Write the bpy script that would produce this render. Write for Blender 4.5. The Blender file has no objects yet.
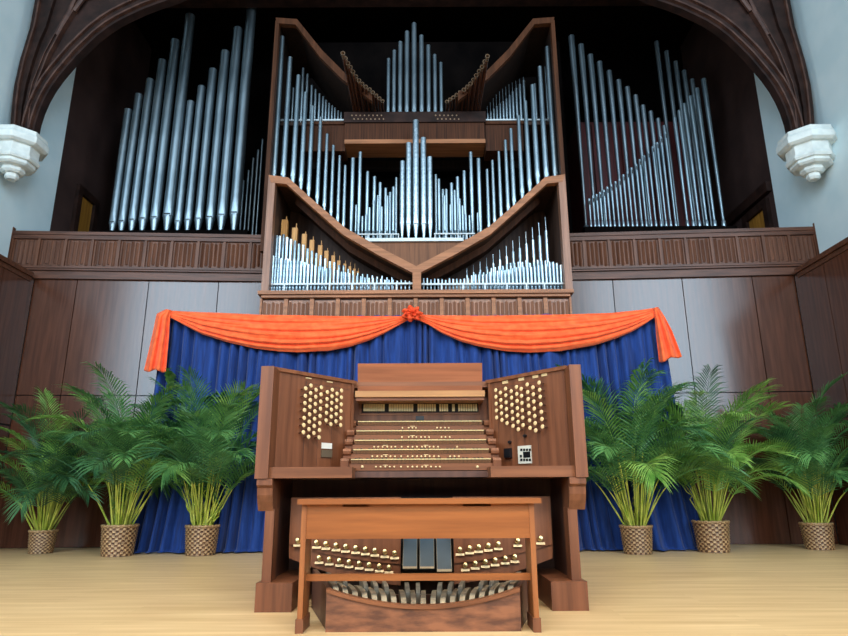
import bpy, bmesh, math, random
from mathutils import Vector, Matrix
random.seed(7)
sc = bpy.context.scene
COL = sc.collection
# ------------------------------------------------------------------ camera model
F = 637.0; PITCH = math.radians(15.3); ROLL = math.radians(0.286); H = 0.62
_f = Vector((0, math.cos(PITCH), math.sin(PITCH)))
_u0 = Vector((0, -math.sin(PITCH), math.cos(PITCH)))
_x = Vector((1, 0, 0))
_r = _x * math.cos(ROLL) - _u0 * math.sin(ROLL)
_u = _u0 * math.cos(ROLL) + _x * math.sin(ROLL)
CAM = Vector((0, 0, H))
def ray(px, py):
    return _r * ((px - 424) / F) + _u * ((318 - py) / F) + _f
def P(px, py, Y=None, Z=None, X=None):
    d = ray(px, py)
    if Y is not None: t = Y / d.y
    elif Z is not None: t = (Z - H) / d.z
    else: t = X / d.x
    return CAM + d * t
def PP(px, py, p0, n):
    d = ray(px, py)
    return CAM + d * ((p0 - CAM).dot(n) / d.dot(n))
def pxm(Y, py=300):           # metres per pixel at a depth
    d = ray(424, py)
    return Y / d.y / F
cam_d = bpy.data.cameras.new('camera'); cam = bpy.data.objects.new('camera', cam_d); COL.objects.link(cam)
m = Matrix((( _r.x, _u.x, -_f.x), (_r.y, _u.y, -_f.y), (_r.z, _u.z, -_f.z))).to_4x4()
m.translation = CAM; cam.matrix_world = m
cam_d.sensor_width = 36; cam_d.lens = F / 848 * 36; cam_d.clip_start = 0.05
sc.camera = cam

# ------------------------------------------------------------------ materials
def S(r, g, b):
    f = lambda c: (c / 12.92 if c <= .04045 else ((c + .055) / 1.055) ** 2.4)
    return (f(r / 255), f(g / 255), f(b / 255), 1)
def newmat(name):
    mt = bpy.data.materials.new(name); mt.use_nodes = True
    return mt, mt.node_tree.nodes, mt.node_tree.links, mt.node_tree.nodes['Principled BSDF']
def noisy(name, c1, c2, scale=(6, 6, 6), rough=.5, detail=4, metal=0, bump=0, spec=.5, rough2=None, ramp=(.35, .65), coat=0, coat_rough=.1, sheen=0, trans=0):
    mt, N, L, b = newmat(name)
    tc = N.new('ShaderNodeTexCoord'); mp = N.new('ShaderNodeMapping'); mp.inputs['Scale'].default_value = scale
    nz = N.new('ShaderNodeTexNoise'); nz.inputs['Scale'].default_value = 1; nz.inputs['Detail'].default_value = detail
    cr = N.new('ShaderNodeValToRGB')
    cr.color_ramp.elements[0].color = c1; cr.color_ramp.elements[1].color = c2
    cr.color_ramp.elements[0].position = ramp[0]; cr.color_ramp.elements[1].position = ramp[1]
    L.new(tc.outputs['Object'], mp.inputs['Vector']); L.new(mp.outputs['Vector'], nz.inputs['Vector'])
    L.new(nz.outputs['Fac'], cr.inputs['Fac']); L.new(cr.outputs['Color'], b.inputs['Base Color'])
    b.inputs['Roughness'].default_value = rough; b.inputs['Metallic'].default_value = metal
    b.inputs['Specular IOR Level'].default_value = spec
    b.inputs['Coat Weight'].default_value = coat; b.inputs['Coat Roughness'].default_value = coat_rough
    b.inputs['Sheen Weight'].default_value = sheen
    if trans:
        b.inputs['Transmission Weight'].default_value = 0
    if rough2 is not None:
        mr = N.new('ShaderNodeMapRange'); mr.inputs[3].default_value = rough; mr.inputs[4].default_value = rough2
        L.new(nz.outputs['Fac'], mr.inputs[0]); L.new(mr.outputs[0], b.inputs['Roughness'])
    if bump:
        bp = N.new('ShaderNodeBump'); bp.inputs['Strength'].default_value = bump; bp.inputs['Distance'].default_value = .01
        L.new(nz.outputs['Fac'], bp.inputs['Height']); L.new(bp.outputs['Normal'], b.inputs['Normal'])
    return mt
def plain(name, c, rough=.5, metal=0, **k):
    c2 = (c[0] * .88, c[1] * .88, c[2] * .88, 1)
    return noisy(name, c2, c, (9, 9, 9), rough, 2, metal, **k)
def woodV(name, c1, c2, **k): return noisy(name, c1, c2, (26, 26, 1.6), detail=6, **k)   # vertical grain
def woodH(name, c1, c2, **k): return noisy(name, c1, c2, (1.6, 26, 26), detail=6, **k)   # horizontal grain
M = {}
M['wall_wood'] = woodV('wall_veneer', S(74, 42, 29), S(94, 56, 40), rough=.16, rough2=.2, spec=.46)
M['gap'] = plain('shadow_gap', S(16, 11, 10), .8)
M['parapet'] = woodV('parapet_oak', S(84, 51, 36), S(112, 72, 53), rough=.42, spec=.25)
M['parapetH'] = woodH('parapet_oak_rail', S(76, 46, 33), S(104, 65, 48), rough=.4, spec=.3)
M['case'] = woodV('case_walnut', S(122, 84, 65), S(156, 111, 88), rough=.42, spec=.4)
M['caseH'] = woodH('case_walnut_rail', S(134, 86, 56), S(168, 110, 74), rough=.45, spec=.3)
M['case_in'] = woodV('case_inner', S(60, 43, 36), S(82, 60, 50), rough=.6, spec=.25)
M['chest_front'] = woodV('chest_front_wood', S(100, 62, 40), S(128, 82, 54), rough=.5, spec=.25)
M['case_in_shaded'] = woodV('case_inner_shaded', S(32, 22, 18), S(46, 32, 26), rough=.7, spec=.2)  # darker copy of the inner wood; upper-case shade put into its colour
M['case_shaded'] = woodV('case_walnut_shaded', S(62, 35, 20), S(84, 49, 30), rough=.55, spec=.15)  # case wood darkened; dimness of the upper case is put into the colour
M['box_wood'] = noisy('box_boards', S(50, 28, 17), S(82, 47, 29), (60, 60, 1.2), .6, 5, spec=.15)
M['console'] = woodV('console_mahogany', S(98, 58, 37), S(124, 76, 50), rough=.42, rough2=.48, spec=.35)
M['consoleH'] = woodH('console_mahogany_rail', S(102, 60, 36), S(130, 80, 50), rough=.4, rough2=.46, spec=.35)
M['console_dk'] = woodV('console_inside', S(72, 44, 34), S(92, 58, 44), rough=.5)
M['desk'] = woodH('music_desk_wood', S(108, 60, 35), S(130, 74, 45), rough=.55, spec=.2)
M['ledge'] = woodH('ledge_wood', S(146, 100, 56), S(168, 120, 72), rough=.35)
M['bench'] = woodH('bench_oak', S(128, 71, 31), S(152, 88, 42), rough=.4, spec=.4)
M['benchV'] = woodV('bench_oak_leg', S(128, 72, 34), S(152, 90, 46), rough=.4)
M['pedal_front'] = noisy('worn_board', S(84, 48, 30), S(136, 84, 54), (9, 9, 30), .5, 8, bump=.15)
M['pedal'] = noisy('pedal_maple', S(126, 108, 86), S(180, 160, 130), (8, 8, 8), .45)
M['pedal_sharp'] = noisy('pedal_sharp', S(110, 98, 84), S(160, 146, 124), (8, 8, 8), .45)
M['ivory'] = plain('ivory', S(222, 192, 142), .38)
M['ivory_key'] = plain('ivory_key', S(222, 198, 142), .32)
M['key_wood'] = plain('key_front_wood', S(96, 62, 36), .6, spec=.2)
M['ebony'] = plain('ebony', S(18, 15, 14), .35)
M['cream'] = plain('cream_tablet', S(214, 196, 150), .4)
M['brass'] = plain('brass', S(196, 172, 122), .32, 1)
M['black'] = plain('black_plastic', S(20, 20, 24), .4)
M['screen'] = plain('dark_screen', S(18, 22, 26), .15)
M['paper'] = plain('white_card', S(232, 228, 216), .7)
M['greyplate'] = plain('grey_plate', S(120, 104, 84), .4, .4)
M['panelplate'] = plain('pale_plate', S(206, 204, 190), .4)
M['rubber'] = plain('blue_grey_rubber', S(50, 68, 80), .6)
M['shoe_edge'] = plain('shoe_metal_edge', S(138, 126, 104), .5, .4)
M['tin'] = noisy('tin_pipe_metal', S(134, 152, 162), S(164, 182, 191), (5, 5, 1.2), .38, 3, .95)
M['zinc'] = noisy('zinc_pipe_metal', S(124, 138, 146), S(154, 168, 176), (6, 6, 1.5), .4, 3, .95)
M['spotted'] = noisy('bright_pipe_metal', S(146, 166, 178), S(184, 201, 211), (30, 30, 30), .36, 3, .92)
M['pipe_dark'] = plain('pipe_inside', S(30, 34, 38), .7)
M['wood_pipe'] = noisy('pine_pipe_wood', S(178, 120, 56), S(212, 154, 82), (40, 40, 2), .5, 4)
M['copper'] = noisy('copper_trumpet', S(70, 40, 26), S(104, 62, 42), (8, 8, 8), .45, 3, .5)
M['bell'] = plain('trumpet_bell', S(140, 112, 88), .45, .5)
M['white_paint'] = plain('white_painted_rail', S(208, 216, 220), .45)
M['plaster'] = noisy('white_plaster', S(212, 230, 234), S(224, 238, 241), (2, 2, 2), .8, 3, bump=.03)
M['stone'] = noisy('corbel_stone', S(216, 220, 216), S(236, 239, 234), (8, 8, 8), .75, 3, bump=.05)
M['truss'] = noisy('dark_oak_truss', S(30, 17, 13), S(52, 32, 26), (6, 6, 6), .6, 5, spec=.2)
M['truss_lt'] = noisy('dark_oak_moulding', S(56, 34, 28), S(86, 58, 48), (6, 6, 6), .5, 5, spec=.3)
M['chamber'] = noisy('chamber_unlit_dark', S(10, 8, 8), S(17, 13, 12), (2, 2, 2), .95, 3, spec=.0)  # near-black; unlit depth of the chambers is put into the colour
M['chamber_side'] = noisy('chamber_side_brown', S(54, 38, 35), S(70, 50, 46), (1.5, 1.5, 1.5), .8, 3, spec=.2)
M['red_shutter'] = woodV('dark_red_shutter', S(64, 16, 18), S(92, 26, 26), rough=.6)
M['door_ochre'] = woodV('ochre_door', S(140, 92, 30), S(176, 120, 48), rough=.5)
M['blue'] = noisy('blue_drape', S(13, 42, 98), S(22, 60, 130), (30, 30, 3), .7, 4, sheen=.15, spec=.25)
M['orange'] = noisy('orange_swag', S(238, 88, 38), S(250, 108, 54), (12, 12, 12), .65, 3, sheen=.2, spec=.25)
M['rosette'] = noisy('orange_rosette', S(214, 60, 30), S(242, 92, 50), (30, 30, 30), .65, 3, spec=.2)
M['cane'] = noisy('palm_cane', S(132, 150, 40), S(192, 190, 84), (20, 20, 6), .45, 3)
M['soil'] = noisy('potting_soil', S(40, 28, 20), S(66, 48, 36), (60, 60, 60), .9, 5, bump=.4)
def leafmat(name, c1, c2):
    mt = noisy(name, c1, c2, (7, 7, 7), .4, 3, spec=.45)
    N, L = mt.node_tree.nodes, mt.node_tree.links
    b = N['Principled BSDF']; out = N['Material Output']
    cr = [n for n in N if n.type == 'VALTORGB'][0]
    tr = N.new('ShaderNodeBsdfTranslucent'); mx = N.new('ShaderNodeMixShader'); mx.inputs[0].default_value = .3
    L.new(cr.outputs['Color'], tr.inputs['Color'])
    L.new(b.outputs[0], mx.inputs[1]); L.new(tr.outputs[0], mx.inputs[2]); L.new(mx.outputs[0], out.inputs['Surface'])
    return mt
M['leafA'] = leafmat('palm_leaf_deep', S(54, 104, 56), S(104, 156, 88))
M['leafB'] = leafmat('palm_leaf_bright', S(88, 140, 56), S(146, 188, 94))
M['leafC'] = leafmat('palm_leaf_dark', S(40, 84, 54), S(80, 130, 82))
M['basket'] = noisy('woven_basket_light', S(130, 96, 62), S(186, 150, 106), (60, 60, 60), .5, 3)
M['basket_dk'] = noisy('woven_basket_dark', S(70, 42, 24), S(116, 78, 48), (60, 60, 60), .55, 3)
def floor_mat():
    mt, N, L, b = newmat('maple_stage_boards')
    tc = N.new('ShaderNodeTexCoord'); mp = N.new('ShaderNodeMapping')
    br = N.new('ShaderNodeTexBrick'); br.inputs['Scale'].default_value = 1
    br.inputs['Brick Width'].default_value = 1.6; br.inputs['Row Height'].default_value = .058
    br.inputs['Mortar Size'].default_value = .0012; br.inputs['Mortar Smooth'].default_value = .5; br.offset = .37
    br.inputs['Color1'].default_value = S(196, 164, 118); br.inputs['Color2'].default_value = S(214, 184, 138); br.inputs['Mortar'].default_value = S(160, 132, 96)
    mp2 = N.new('ShaderNodeMapping'); mp2.inputs['Scale'].default_value = (1.2, 14, 1)
    nz = N.new('ShaderNodeTexNoise'); nz.inputs['Scale'].default_value = 1; nz.inputs['Detail'].default_value = 6
    cr = N.new('ShaderNodeValToRGB'); cr.color_ramp.elements[0].color = S(178, 144, 98); cr.color_ramp.elements[1].color = S(224, 196, 150)
    cr.color_ramp.elements[0].position = .3; cr.color_ramp.elements[1].position = .7
    mx = N.new('ShaderNodeMix'); mx.data_type = 'RGBA'; mx.inputs[0].default_value = .5
    L.new(tc.outputs['Object'], mp.inputs[0]); L.new(mp.outputs[0], br.inputs['Vector'])
    L.new(tc.outputs['Object'], mp2.inputs[0]); L.new(mp2.outputs[0], nz.inputs['Vector']); L.new(nz.outputs['Fac'], cr.inputs[0])
    L.new(br.outputs['Color'], mx.inputs[6]); L.new(cr.outputs[0], mx.inputs[7]); L.new(mx.outputs[2], b.inputs['Base Color'])
    b.inputs['Roughness'].default_value = .42; b.inputs['Specular IOR Level'].default_value = .35
    return mt
M['floor'] = floor_mat()

# ------------------------------------------------------------------ mesh builder
class MB:
    def __init__(s): s.bm = bmesh.new(); s.mi = 0
    def face(s, pts):
        f = s.bm.faces.new([s.bm.verts.new(p) for p in pts]); f.material_index = s.mi; return f
    def box(s, x0, x1, y0, y1, z0, z1, mat=None):
        if mat is not None: s.mi = mat
        c = [(x0, y0, z0), (x1, y0, z0), (x1, y1, z0), (x0, y1, z0), (x0, y0, z1), (x1, y0, z1), (x1, y1, z1), (x0, y1, z1)]
        s.hexa(c); return s
    def hexa(s, c):
        v = [s.bm.verts.new(p) for p in c]
        for q in ((3, 2, 1, 0), (4, 5, 6, 7), (0, 1, 5, 4), (1, 2, 6, 5), (2, 3, 7, 6), (3, 0, 4, 7)):
            f = s.bm.faces.new([v[i] for i in q]); f.material_index = s.mi
        return s
    def mbox(s, M4, sx, sy, sz):      # box centred, under a matrix
        c = [M4 @ Vector((a * sx / 2, b * sy / 2, d * sz / 2)) for a, b, d in ((-1, -1, -1), (1, -1, -1), (1, 1, -1), (-1, 1, -1), (-1, -1, 1), (1, -1, 1), (1, 1, 1), (-1, 1, 1))]
        return s.hexa(c)
    def prism(s, poly, off):          # poly: 3-D points of one face, off: extrusion vector
        off = Vector(off); a = [s.bm.verts.new(p) for p in poly]; b = [s.bm.verts.new(Vector(p) + off) for p in poly]
        n = len(poly)
        fs = [s.bm.faces.new(a), s.bm.faces.new(list(reversed(b)))]
        for i in range(n): fs.append(s.bm.faces.new([a[(i + 1) % n], a[i], b[i], b[(i + 1) % n]]))
        for f in fs: f.material_index = s.mi
        return s
    def lathe(s, prof, c=(0, 0, 0), seg=16, axis=None, clamp=None, ph=0, cap0=True, cap1=True):
        # prof: [(r, h)], axis: matrix mapping local z-axis lathe to world
        rings = []
        for k, (r, h) in enumerate(prof):
            ring = []
            for i in range(seg):
                a = 2 * math.pi * i / seg + ph
                x, y = r * math.cos(a), r * math.sin(a)
                if clamp and clamp[k] is not None: y = max(y, -r * clamp[k])
                p = Vector((x, y, h))
                if axis is not None: p = axis @ p
                ring.append(s.bm.verts.new(p + Vector(c)))
            rings.append(ring)
        for a, b in zip(rings, rings[1:]):
            for i in range(seg):
                f = s.bm.faces.new([a[i], a[(i + 1) % seg], b[(i + 1) % seg], b[i]]); f.material_index = s.mi
        if cap0: f = s.bm.faces.new(list(reversed(rings[0]))); f.material_index = s.mi
        if cap1: f = s.bm.faces.new(rings[-1]); f.material_index = s.mi
        return s
    def tube(s, pts, radii, seg=6):
        rings = []; n = len(pts); up = Vector((0, 0, 1))
        for i, p in enumerate(pts):
            d = (Vector(pts[min(i + 1, n - 1)]) - Vector(pts[max(i - 1, 0)])).normalized()
            a = d.cross(up if abs(d.z) < .95 else Vector((1, 0, 0))).normalized(); b = d.cross(a)
            r = radii[i] if isinstance(radii, (list, tuple)) else radii
            rings.append([s.bm.verts.new(Vector(p) + (a * math.cos(2 * math.pi * j / seg) + b * math.sin(2 * math.pi * j / seg)) * r) for j in range(seg)])
        for a, b in zip(rings, rings[1:]):
            for j in range(seg):
                f = s.bm.faces.new([a[j], a[(j + 1) % seg], b[(j + 1) % seg], b[j]]); f.material_index = s.mi
        for ring, rev in ((rings[0], 0), (rings[-1], 1)):
            f = s.bm.faces.new(ring if not rev else list(reversed(ring))); f.material_index = s.mi
        return s
    def grid(s, fn, nu, nv):
        v = [[s.bm.verts.new(fn(i / nu, j / nv)) for j in range(nv + 1)] for i in range(nu + 1)]
        for i in range(nu):
            for j in range(nv):
                f = s.bm.faces.new([v[i][j], v[i + 1][j], v[i + 1][j + 1], v[i][j + 1]]); f.material_index = s.mi
        return s
    def build(s, name, mats, parent=None, bevel=0, smooth=0, recalc=True):
        bm = s.bm
        if bevel:
            es = [e for e in bm.edges if len(e.link_faces) == 2 and e.calc_face_angle(0) > .5]
            bmesh.ops.bevel(bm, geom=es, offset=bevel, segments=2, profile=.5, affect='EDGES', clamp_overlap=True)
        if recalc: bmesh.ops.recalc_face_normals(bm, faces=bm.faces)
        root = root_loc(parent) if parent is not None else None
        if root is None:
            xs = [v.co.x for v in bm.verts]; ys = [v.co.y for v in bm.verts]; zs = [v.co.z for v in bm.verts]
            root = Vector(((min(xs) + max(xs)) / 2, (min(ys) + max(ys)) / 2, min(zs))); loc = root
        else: loc = Vector((0, 0, 0))
        bmesh.ops.translate(bm, verts=bm.verts, vec=-root)
        me = bpy.data.meshes.new(name); bm.to_mesh(me); bm.free()
        for mt in (mats if isinstance(mats, (list, tuple)) else [mats]): me.materials.append(mt)
        if smooth:
            for p in me.polygons: p.use_smooth = True
            me.set_sharp_from_angle(angle=math.radians(smooth))
        o = bpy.data.objects.new(name, me); COL.objects.link(o); o.location = loc
        if parent is not None: o.parent = parent
        return o
ROOT = {}
def root_loc(o):
    while o.parent is not None: o = o.parent
    return Vector(o.location)
def tag(o, label=None, cat=None, group=None, kind=None):
    if label: o['label'] = label
    if cat: o['category'] = cat
    if group: o['group'] = group
    if kind: o['kind'] = kind
    return o
def thing(name, loc, label, cat, group=None):
    o = bpy.data.objects.new(name, None); COL.objects.link(o); o.location = loc; o.empty_display_size = .1
    return tag(o, label, cat, group)
def inst(name, me, parent, wloc, rot=None):
    o = bpy.data.objects.new(name, me); COL.objects.link(o); o.parent = parent
    o.location = Vector(wloc) - root_loc(parent)
    if rot is not None: o.rotation_euler = rot
    return o
def struct(mb, name, mats, **k):
    return tag(mb.build(name, mats, **k), kind='structure')
def mesh_of(mb, name, mats, smooth=30, bevel=0):
    o = mb.build(name, mats, None, bevel=bevel, smooth=smooth); 
    me = o.data; off = o.location.copy(); me.transform(Matrix.Translation(off)); bpy.data.objects.remove(o); return me
ORD = ('first second third fourth fifth sixth seventh eighth ninth tenth eleventh twelfth thirteenth fourteenth fifteenth sixteenth seventeenth eighteenth nineteenth twentieth '
       'twenty-first twenty-second twenty-third twenty-fourth twenty-fifth twenty-sixth twenty-seventh twenty-eighth twenty-ninth thirtieth thirty-first thirty-second thirty-third '
       'thirty-fourth thirty-fifth thirty-sixth thirty-seventh thirty-eighth thirty-ninth fortieth forty-first forty-second forty-third forty-fourth forty-fifth forty-sixth').split()
def lerp(a, b, t): return a + (b - a) * t
def poly_at(pts, x):
    if x <= pts[0][0]: return pts[0][1]
    for (x0, y0), (x1, y1) in zip(pts, pts[1:]):
        if x <= x1: return lerp(y0, y1, (x - x0) / (x1 - x0))
    return pts[-1][1]

# ------------------------------------------------------------------ the setting
cl = P(34.6, 277.5, Y=8.0); cr_ = P(794, 274, Y=8.0)
XL, XR = cl.x, cr_.x                       # side walls
ZW = (cl.z + cr_.z) / 2                    # top of the wood panelling
ZT = 9.6
YE = 5.0                                   # front edge of the side walls
YPO = 7.93                                # balcony front at its outer ends
XLW, XRW = P(13.5, 245, Y=YPO).x - .02, P(814, 243, Y=YPO).x + .02     # plaster walls above the panelling
YCH = P(773, 190, X=XRW).y               # where the chambers open
def wallY(x): return lerp(8.0, 8.18, min(1, max(0, (min(x - XL, XR - x)) / 3.0)))
struct(MB().box(-9, 9, -1.0, 11.2, -.12, 0), 'floor', M['floor'])
for side, xw, s in (('left', XL, -1), ('right', XR, 1)):
    xp = XLW if s < 0 else XRW
    mb = MB(); mb.box(min(xp, xp + s * .3), max(xp, xp + s * .3), YE, YCH, 0, ZT + 1.6)
    struct(mb, 'wall_' + side, M['plaster'])
    # wood wainscot of the side wall: panels with dark joints
    mb = MB(); ys = [YE + .02, 5.55, 6.46, 7.37, 7.98]
    for y0, y1 in zip(ys, ys[1:]):
        for z0, z1 in ((0.0, 1.44), (1.45, ZW - .03)):
            a, b = (xw - s * .012, xw + s * .025)
            mb.box(min(a, b), max(a, b), y0 + .006, y1 - .006, z0 + .006, z1 - .006)
    mb.mi = 1; a, b = xw - s * .004, xp - s * .002; mb.box(min(a, b), max(a, b), YE + .01, 7.99, 0.0, ZW - .02)
    struct(mb, 'wall_%s_panelling' % side, [M['wall_wood'], M['gap']])
    mb = MB(); a, b = xw - s * .05, xp - s * .002; mb.box(min(a, b), max(a, b), YE, 7.9, ZW - .03, ZW + .03)
    a, b = xw - s * .025, xw + s * .05; mb.box(min(a, b), max(a, b), YE, 7.9, ZW - .09, ZW - .03)
    struct(mb, 'trim_%s' % side, M['parapetH'], bevel=.008)
# back wall of wood panels, slightly angled wings
zj = P(680, 392.5, Y=8.05).z
jl = [P(p, 278, Y=8.06).x for p in (79, 148.5, 217)]; jr = [P(p, 276, Y=8.06).x for p in (614, 682.3, 750.5)]
for side, xs in (('left', [XL] + jl + [jl[-1] + .9, -.2]), ('right', [.2, jr[0] - .9] + jr + [XR])):
    mb = MB()
    for x0, x1 in zip(xs, xs[1:]):
        for z0, z1 in ((0.0, zj), (zj, ZW + .02)):
            g = .006; y0, y1 = wallY(x0), wallY(x1)
            mb.hexa([(x0 + g, y0, z0 + g), (x1 - g, y1, z0 + g), (x1 - g, y1 + .05, z0 + g), (x0 + g, y0 + .05, z0 + g),
                     (x0 + g, y0, z1 - g), (x1 - g, y1, z1 - g), (x1 - g, y1 + .05, z1 - g), (x0 + g, y0 + .05, z1 - g)])
    mb.mi = 1; a, b = xs[0], xs[-1]; k = [v for v in xs]
    for x0, x1 in zip(xs, xs[1:]):
        y0, y1 = wallY(x0) + .03, wallY(x1) + .03
        mb.hexa([(x0, y0, 0), (x1, y1, 0), (x1, y1 + .1, 0), (x0, y0 + .1, 0), (x0, y0, ZW), (x1, y1, ZW), (x1, y1 + .1, ZW), (x0, y0 + .1, ZW)])
    struct(mb, 'wall_back_' + side, [M['wall_wood'], M['gap']])
# chambers above the balcony
ZC = 9.3; YB = 11.0
ZF = ZW + .05
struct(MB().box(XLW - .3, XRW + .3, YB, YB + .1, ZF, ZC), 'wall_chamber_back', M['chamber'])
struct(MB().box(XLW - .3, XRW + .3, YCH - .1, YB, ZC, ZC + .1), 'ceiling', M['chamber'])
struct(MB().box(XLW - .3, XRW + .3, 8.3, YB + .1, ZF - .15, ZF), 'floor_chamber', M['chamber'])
for side, xw, s in (('left', XLW, -1), ('right', XRW, 1)):
    a, b = xw, xw + s * .3
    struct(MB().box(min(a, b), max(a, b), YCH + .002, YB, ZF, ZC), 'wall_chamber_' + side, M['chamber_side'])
zb = P(424, 7, Y=YCH + .15).z
struct(MB().box(XLW, XRW, YCH - .05, YCH + .15, zb, zb + .5).box(XLW, XRW, YCH - .1, YCH + .2, zb + .5, ZT + 1.4), 'trim_beam', M['truss'])
# doors and rails on the chamber return walls
def ywall(px, py, xw): return P(px, py, X=xw)
for n, xw, s, d0, d1, lab in ((1, XLW, -1, (74, 231), (92, 205), 0), (2, XRW, 1, (751, 232), (766, 208), 0)):
    a = P(d0[0], d0[1], X=xw); b = P(d1[0], d1[1], X=xw)
    y0, y1 = min(a.y, b.y), max(a.y, b.y); zt = b.z
    d = tag(MB().box(min(xw - s * .01, xw + s * .02), max(xw - s * .01, xw + s * .02), y0, y1, ZF, zt).build('door_%d' % n, M['door_ochre']), kind='structure')
    mb = MB()
    x0, x1 = sorted((xw - s * .06, xw + s * .02))
    mb.box(x0, x1, y0 - .12, y1 + .12, zt, zt + .12).box(x0, x1, y0 - .12, y0, ZF, zt).box(x0, x1, y1, y1 + .12, ZF, zt)
    mb.build('door_frame', M['truss'], d)
zr = P(771.6, 180, X=XRW).z
for n, xw, s in ((3, XRW, 1),):
    x0, x1 = sorted((xw - s * .08, xw + s * .02))
    struct(MB().box(x0, x1, YCH + .02, YB, zr - .16, zr), 'trim_%d' % n, M['truss'])

# ------------------------------------------------------------------ balcony parapets
def linenfold(mb, fr, u0, u1, z0, z1, d=.02, n=5):
    """carved folds; fr(u, out, z) -> point"""
    w = (u1 - u0) / n
    for i in range(n):
        a, c, b = u0 + w * (i + .12), u0 + w * (i + .5), u0 + w * (i + .88)
        zb_ = z0 + (.035 if i % 2 else .012); zt_ = z1 - (.02 if i % 2 else .006)
        zm = (zb_ - .014, zt_ + .008)
        v = [mb.bm.verts.new(fr(*q)) for q in ((a, 0, zb_), (c, d, zm[0]), (b, 0, zb_), (b, 0, zt_), (c, d, zm[1]), (a, 0, zt_))]
        for q in ((0, 1, 4, 5), (1, 2, 3, 4)):
            mb.bm.faces.new([v[k] for k in q])
        mb.bm.faces.new([v[0], v[2], v[1]]); mb.bm.faces.new([v[3], v[5], v[4]])
def parapet(side, A, B, pitch_n, z, label):
    A = Vector((A.x, A.y, 0)); B = Vector((B.x, B.y, 0)); L = (B - A).length; du = (B - A) / L
    nrm = Vector((du.y, -du.x, 0))
    if nrm.y > 0: nrm = -nrm
    fr = lambda u, o, zz: A + du * u + nrm * o + Vector((0, 0, zz))
    def bx(mb, u0, u1, o0, o1, z0, z1):
        mb.hexa([fr(u0, o1, z0), fr(u1, o1, z0), fr(u1, o0, z0), fr(u0, o0, z0), fr(u0, o1, z1), fr(u1, o1, z1), fr(u1, o0, z1), fr(u0, o0, z1)])
    zr1, zr0, zp0, zm0, zs = z          # rail top, rail bottom, panel bottom, moulding bottom, wall-top
    mid = (A + B) / 2
    t = thing('balcony_parapet', (mid.x, mid.y, zm0), label, 'balcony front')
    mb = MB(); bx(mb, 0, L, -.1, .035, zr1 - .045, zr1); bx(mb, 0, L, -.08, .02, zr0, zr1 - .045); mb.build('hand_rail', M['parapetH'], t, bevel=.008)
    mb = MB(); bx(mb, 0, L, -.6, .02, zm0, zp0 - .03); bx(mb, 0, L, -.5, .035, zp0 - .03, zp0); mb.build('lower_moulding', M['parapetH'], t, bevel=.006)
    mb = MB(); bx(mb, 0, L, -.3, -.012, zs, zm0); mb.build('cove_moulding', M['parapetH'], t)
    mb = MB(); bx(mb, 0, L, -.06, -.03, zp0, zr0); mb.build('backing', M['gap'], t)
    w = L / pitch_n
    for i in range(pitch_n + 1):
        mb = MB(); bx(mb, max(0, i * w - .016), min(L, i * w + .016), -.03, .014, zp0, zr0); mb.build('stile', M['parapet'], t, bevel=.004)
    for i in range(pitch_n):
        mb = MB(); bx(mb, i * w + .016, (i + 1) * w - .016, -.03, -.012, zp0, zr0)
        linenfold(mb, lambda u, o, zz: fr(u, o - .012, zz), i * w + .03, (i + 1) * w - .03, zp0 + .015, zr0 - .02, .022, 5)
        mb.build('carved_panel', M['parapet'], t, recalc=True)
    return t, fr, L, bx
yo, yi = YPO, 8.13
zz = [P(816, y, Y=yo).z for y in (230, 238, 258.5, 262.5)]
Aout = P(815, 240, Y=yo); Ain = P(570, 240, Y=yi)
z_rail = zz[0]; z_pan = [P(195, y, Y=8.03).z for y in (233.5, 240.5, 267.5, 271.3)]
zset = (z_pan[0], z_pan[1], z_pan[2], z_pan[3], ZW - .02)
Lout = P(13, 240, Y=yo); Lin = P(264, 240, Y=yi); Lin.x = P(268.5, 175, Y=7.48).x; Ain.x = P(565.1, 174, Y=7.48).x
for side, a, b, lab in (('left', Lout, Lin, 'carved brown oak parapet of the balcony left of the organ'), ('right', Ain, Aout, 'carved brown oak parapet of the balcony right of the organ')):
    t, fr, L, bx = parapet(side, a, b, 10, zset, lab)
    u0, u1 = (-.09, 0) if side == 'left' else (L, L + .09)
    mb = MB(); bx(mb, u0, u1, -.12, .045, zset[3] - .02, zset[0] + .05); mb.build('end_post', M['parapet'], t, bevel=.008)

# ------------------------------------------------------------------ arched roof truss and corbels
YT = P(823, 135, X=XRW).y
inner = [(38.9, 131.5), (41, 122), (44.8, 110.6), (49.5, 100), (55.3, 89.7), (63, 79), (71.7, 68.7), (80.5, 58.5), (89.7, 49.3), (99.5, 40), (110.6, 31.4), (121, 25), (132, 19.5), (145, 13.5), (159, 8.2), (178, 2), (200, -9), (230, -25), (270, -46), (310, -66), (350, -84), (385, -97), (412.5, -105)]
def offs(pts, d):
    out = []
    for i, p in enumerate(pts):
        a = pts[max(0, i - 1)]; b = pts[min(len(pts) - 1, i + 1)]
        dx, dy = b[0] - a[0], b[1] - a[1]; l = math.hypot(dx, dy)
        out.append((p[0] + dy / l * d, p[1] - dx / l * d))
    return out
def band(mb, p0, p1, Y0, th, fx):
    a = [P(fx(x), y, Y=YT - .12) for x, y in p0]; b = [P(fx(x), y, Y=YT - .12) for x, y in p1]
    for i in range(len(a) - 1):
        q = [a[i], a[i + 1], b[i + 1], b[i]]
        q = [Vector((v.x, Y0, v.z)) for v in q]
        c = q + [v + Vector((0, th, 0)) for v in q]
        mb.hexa(c)
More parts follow.
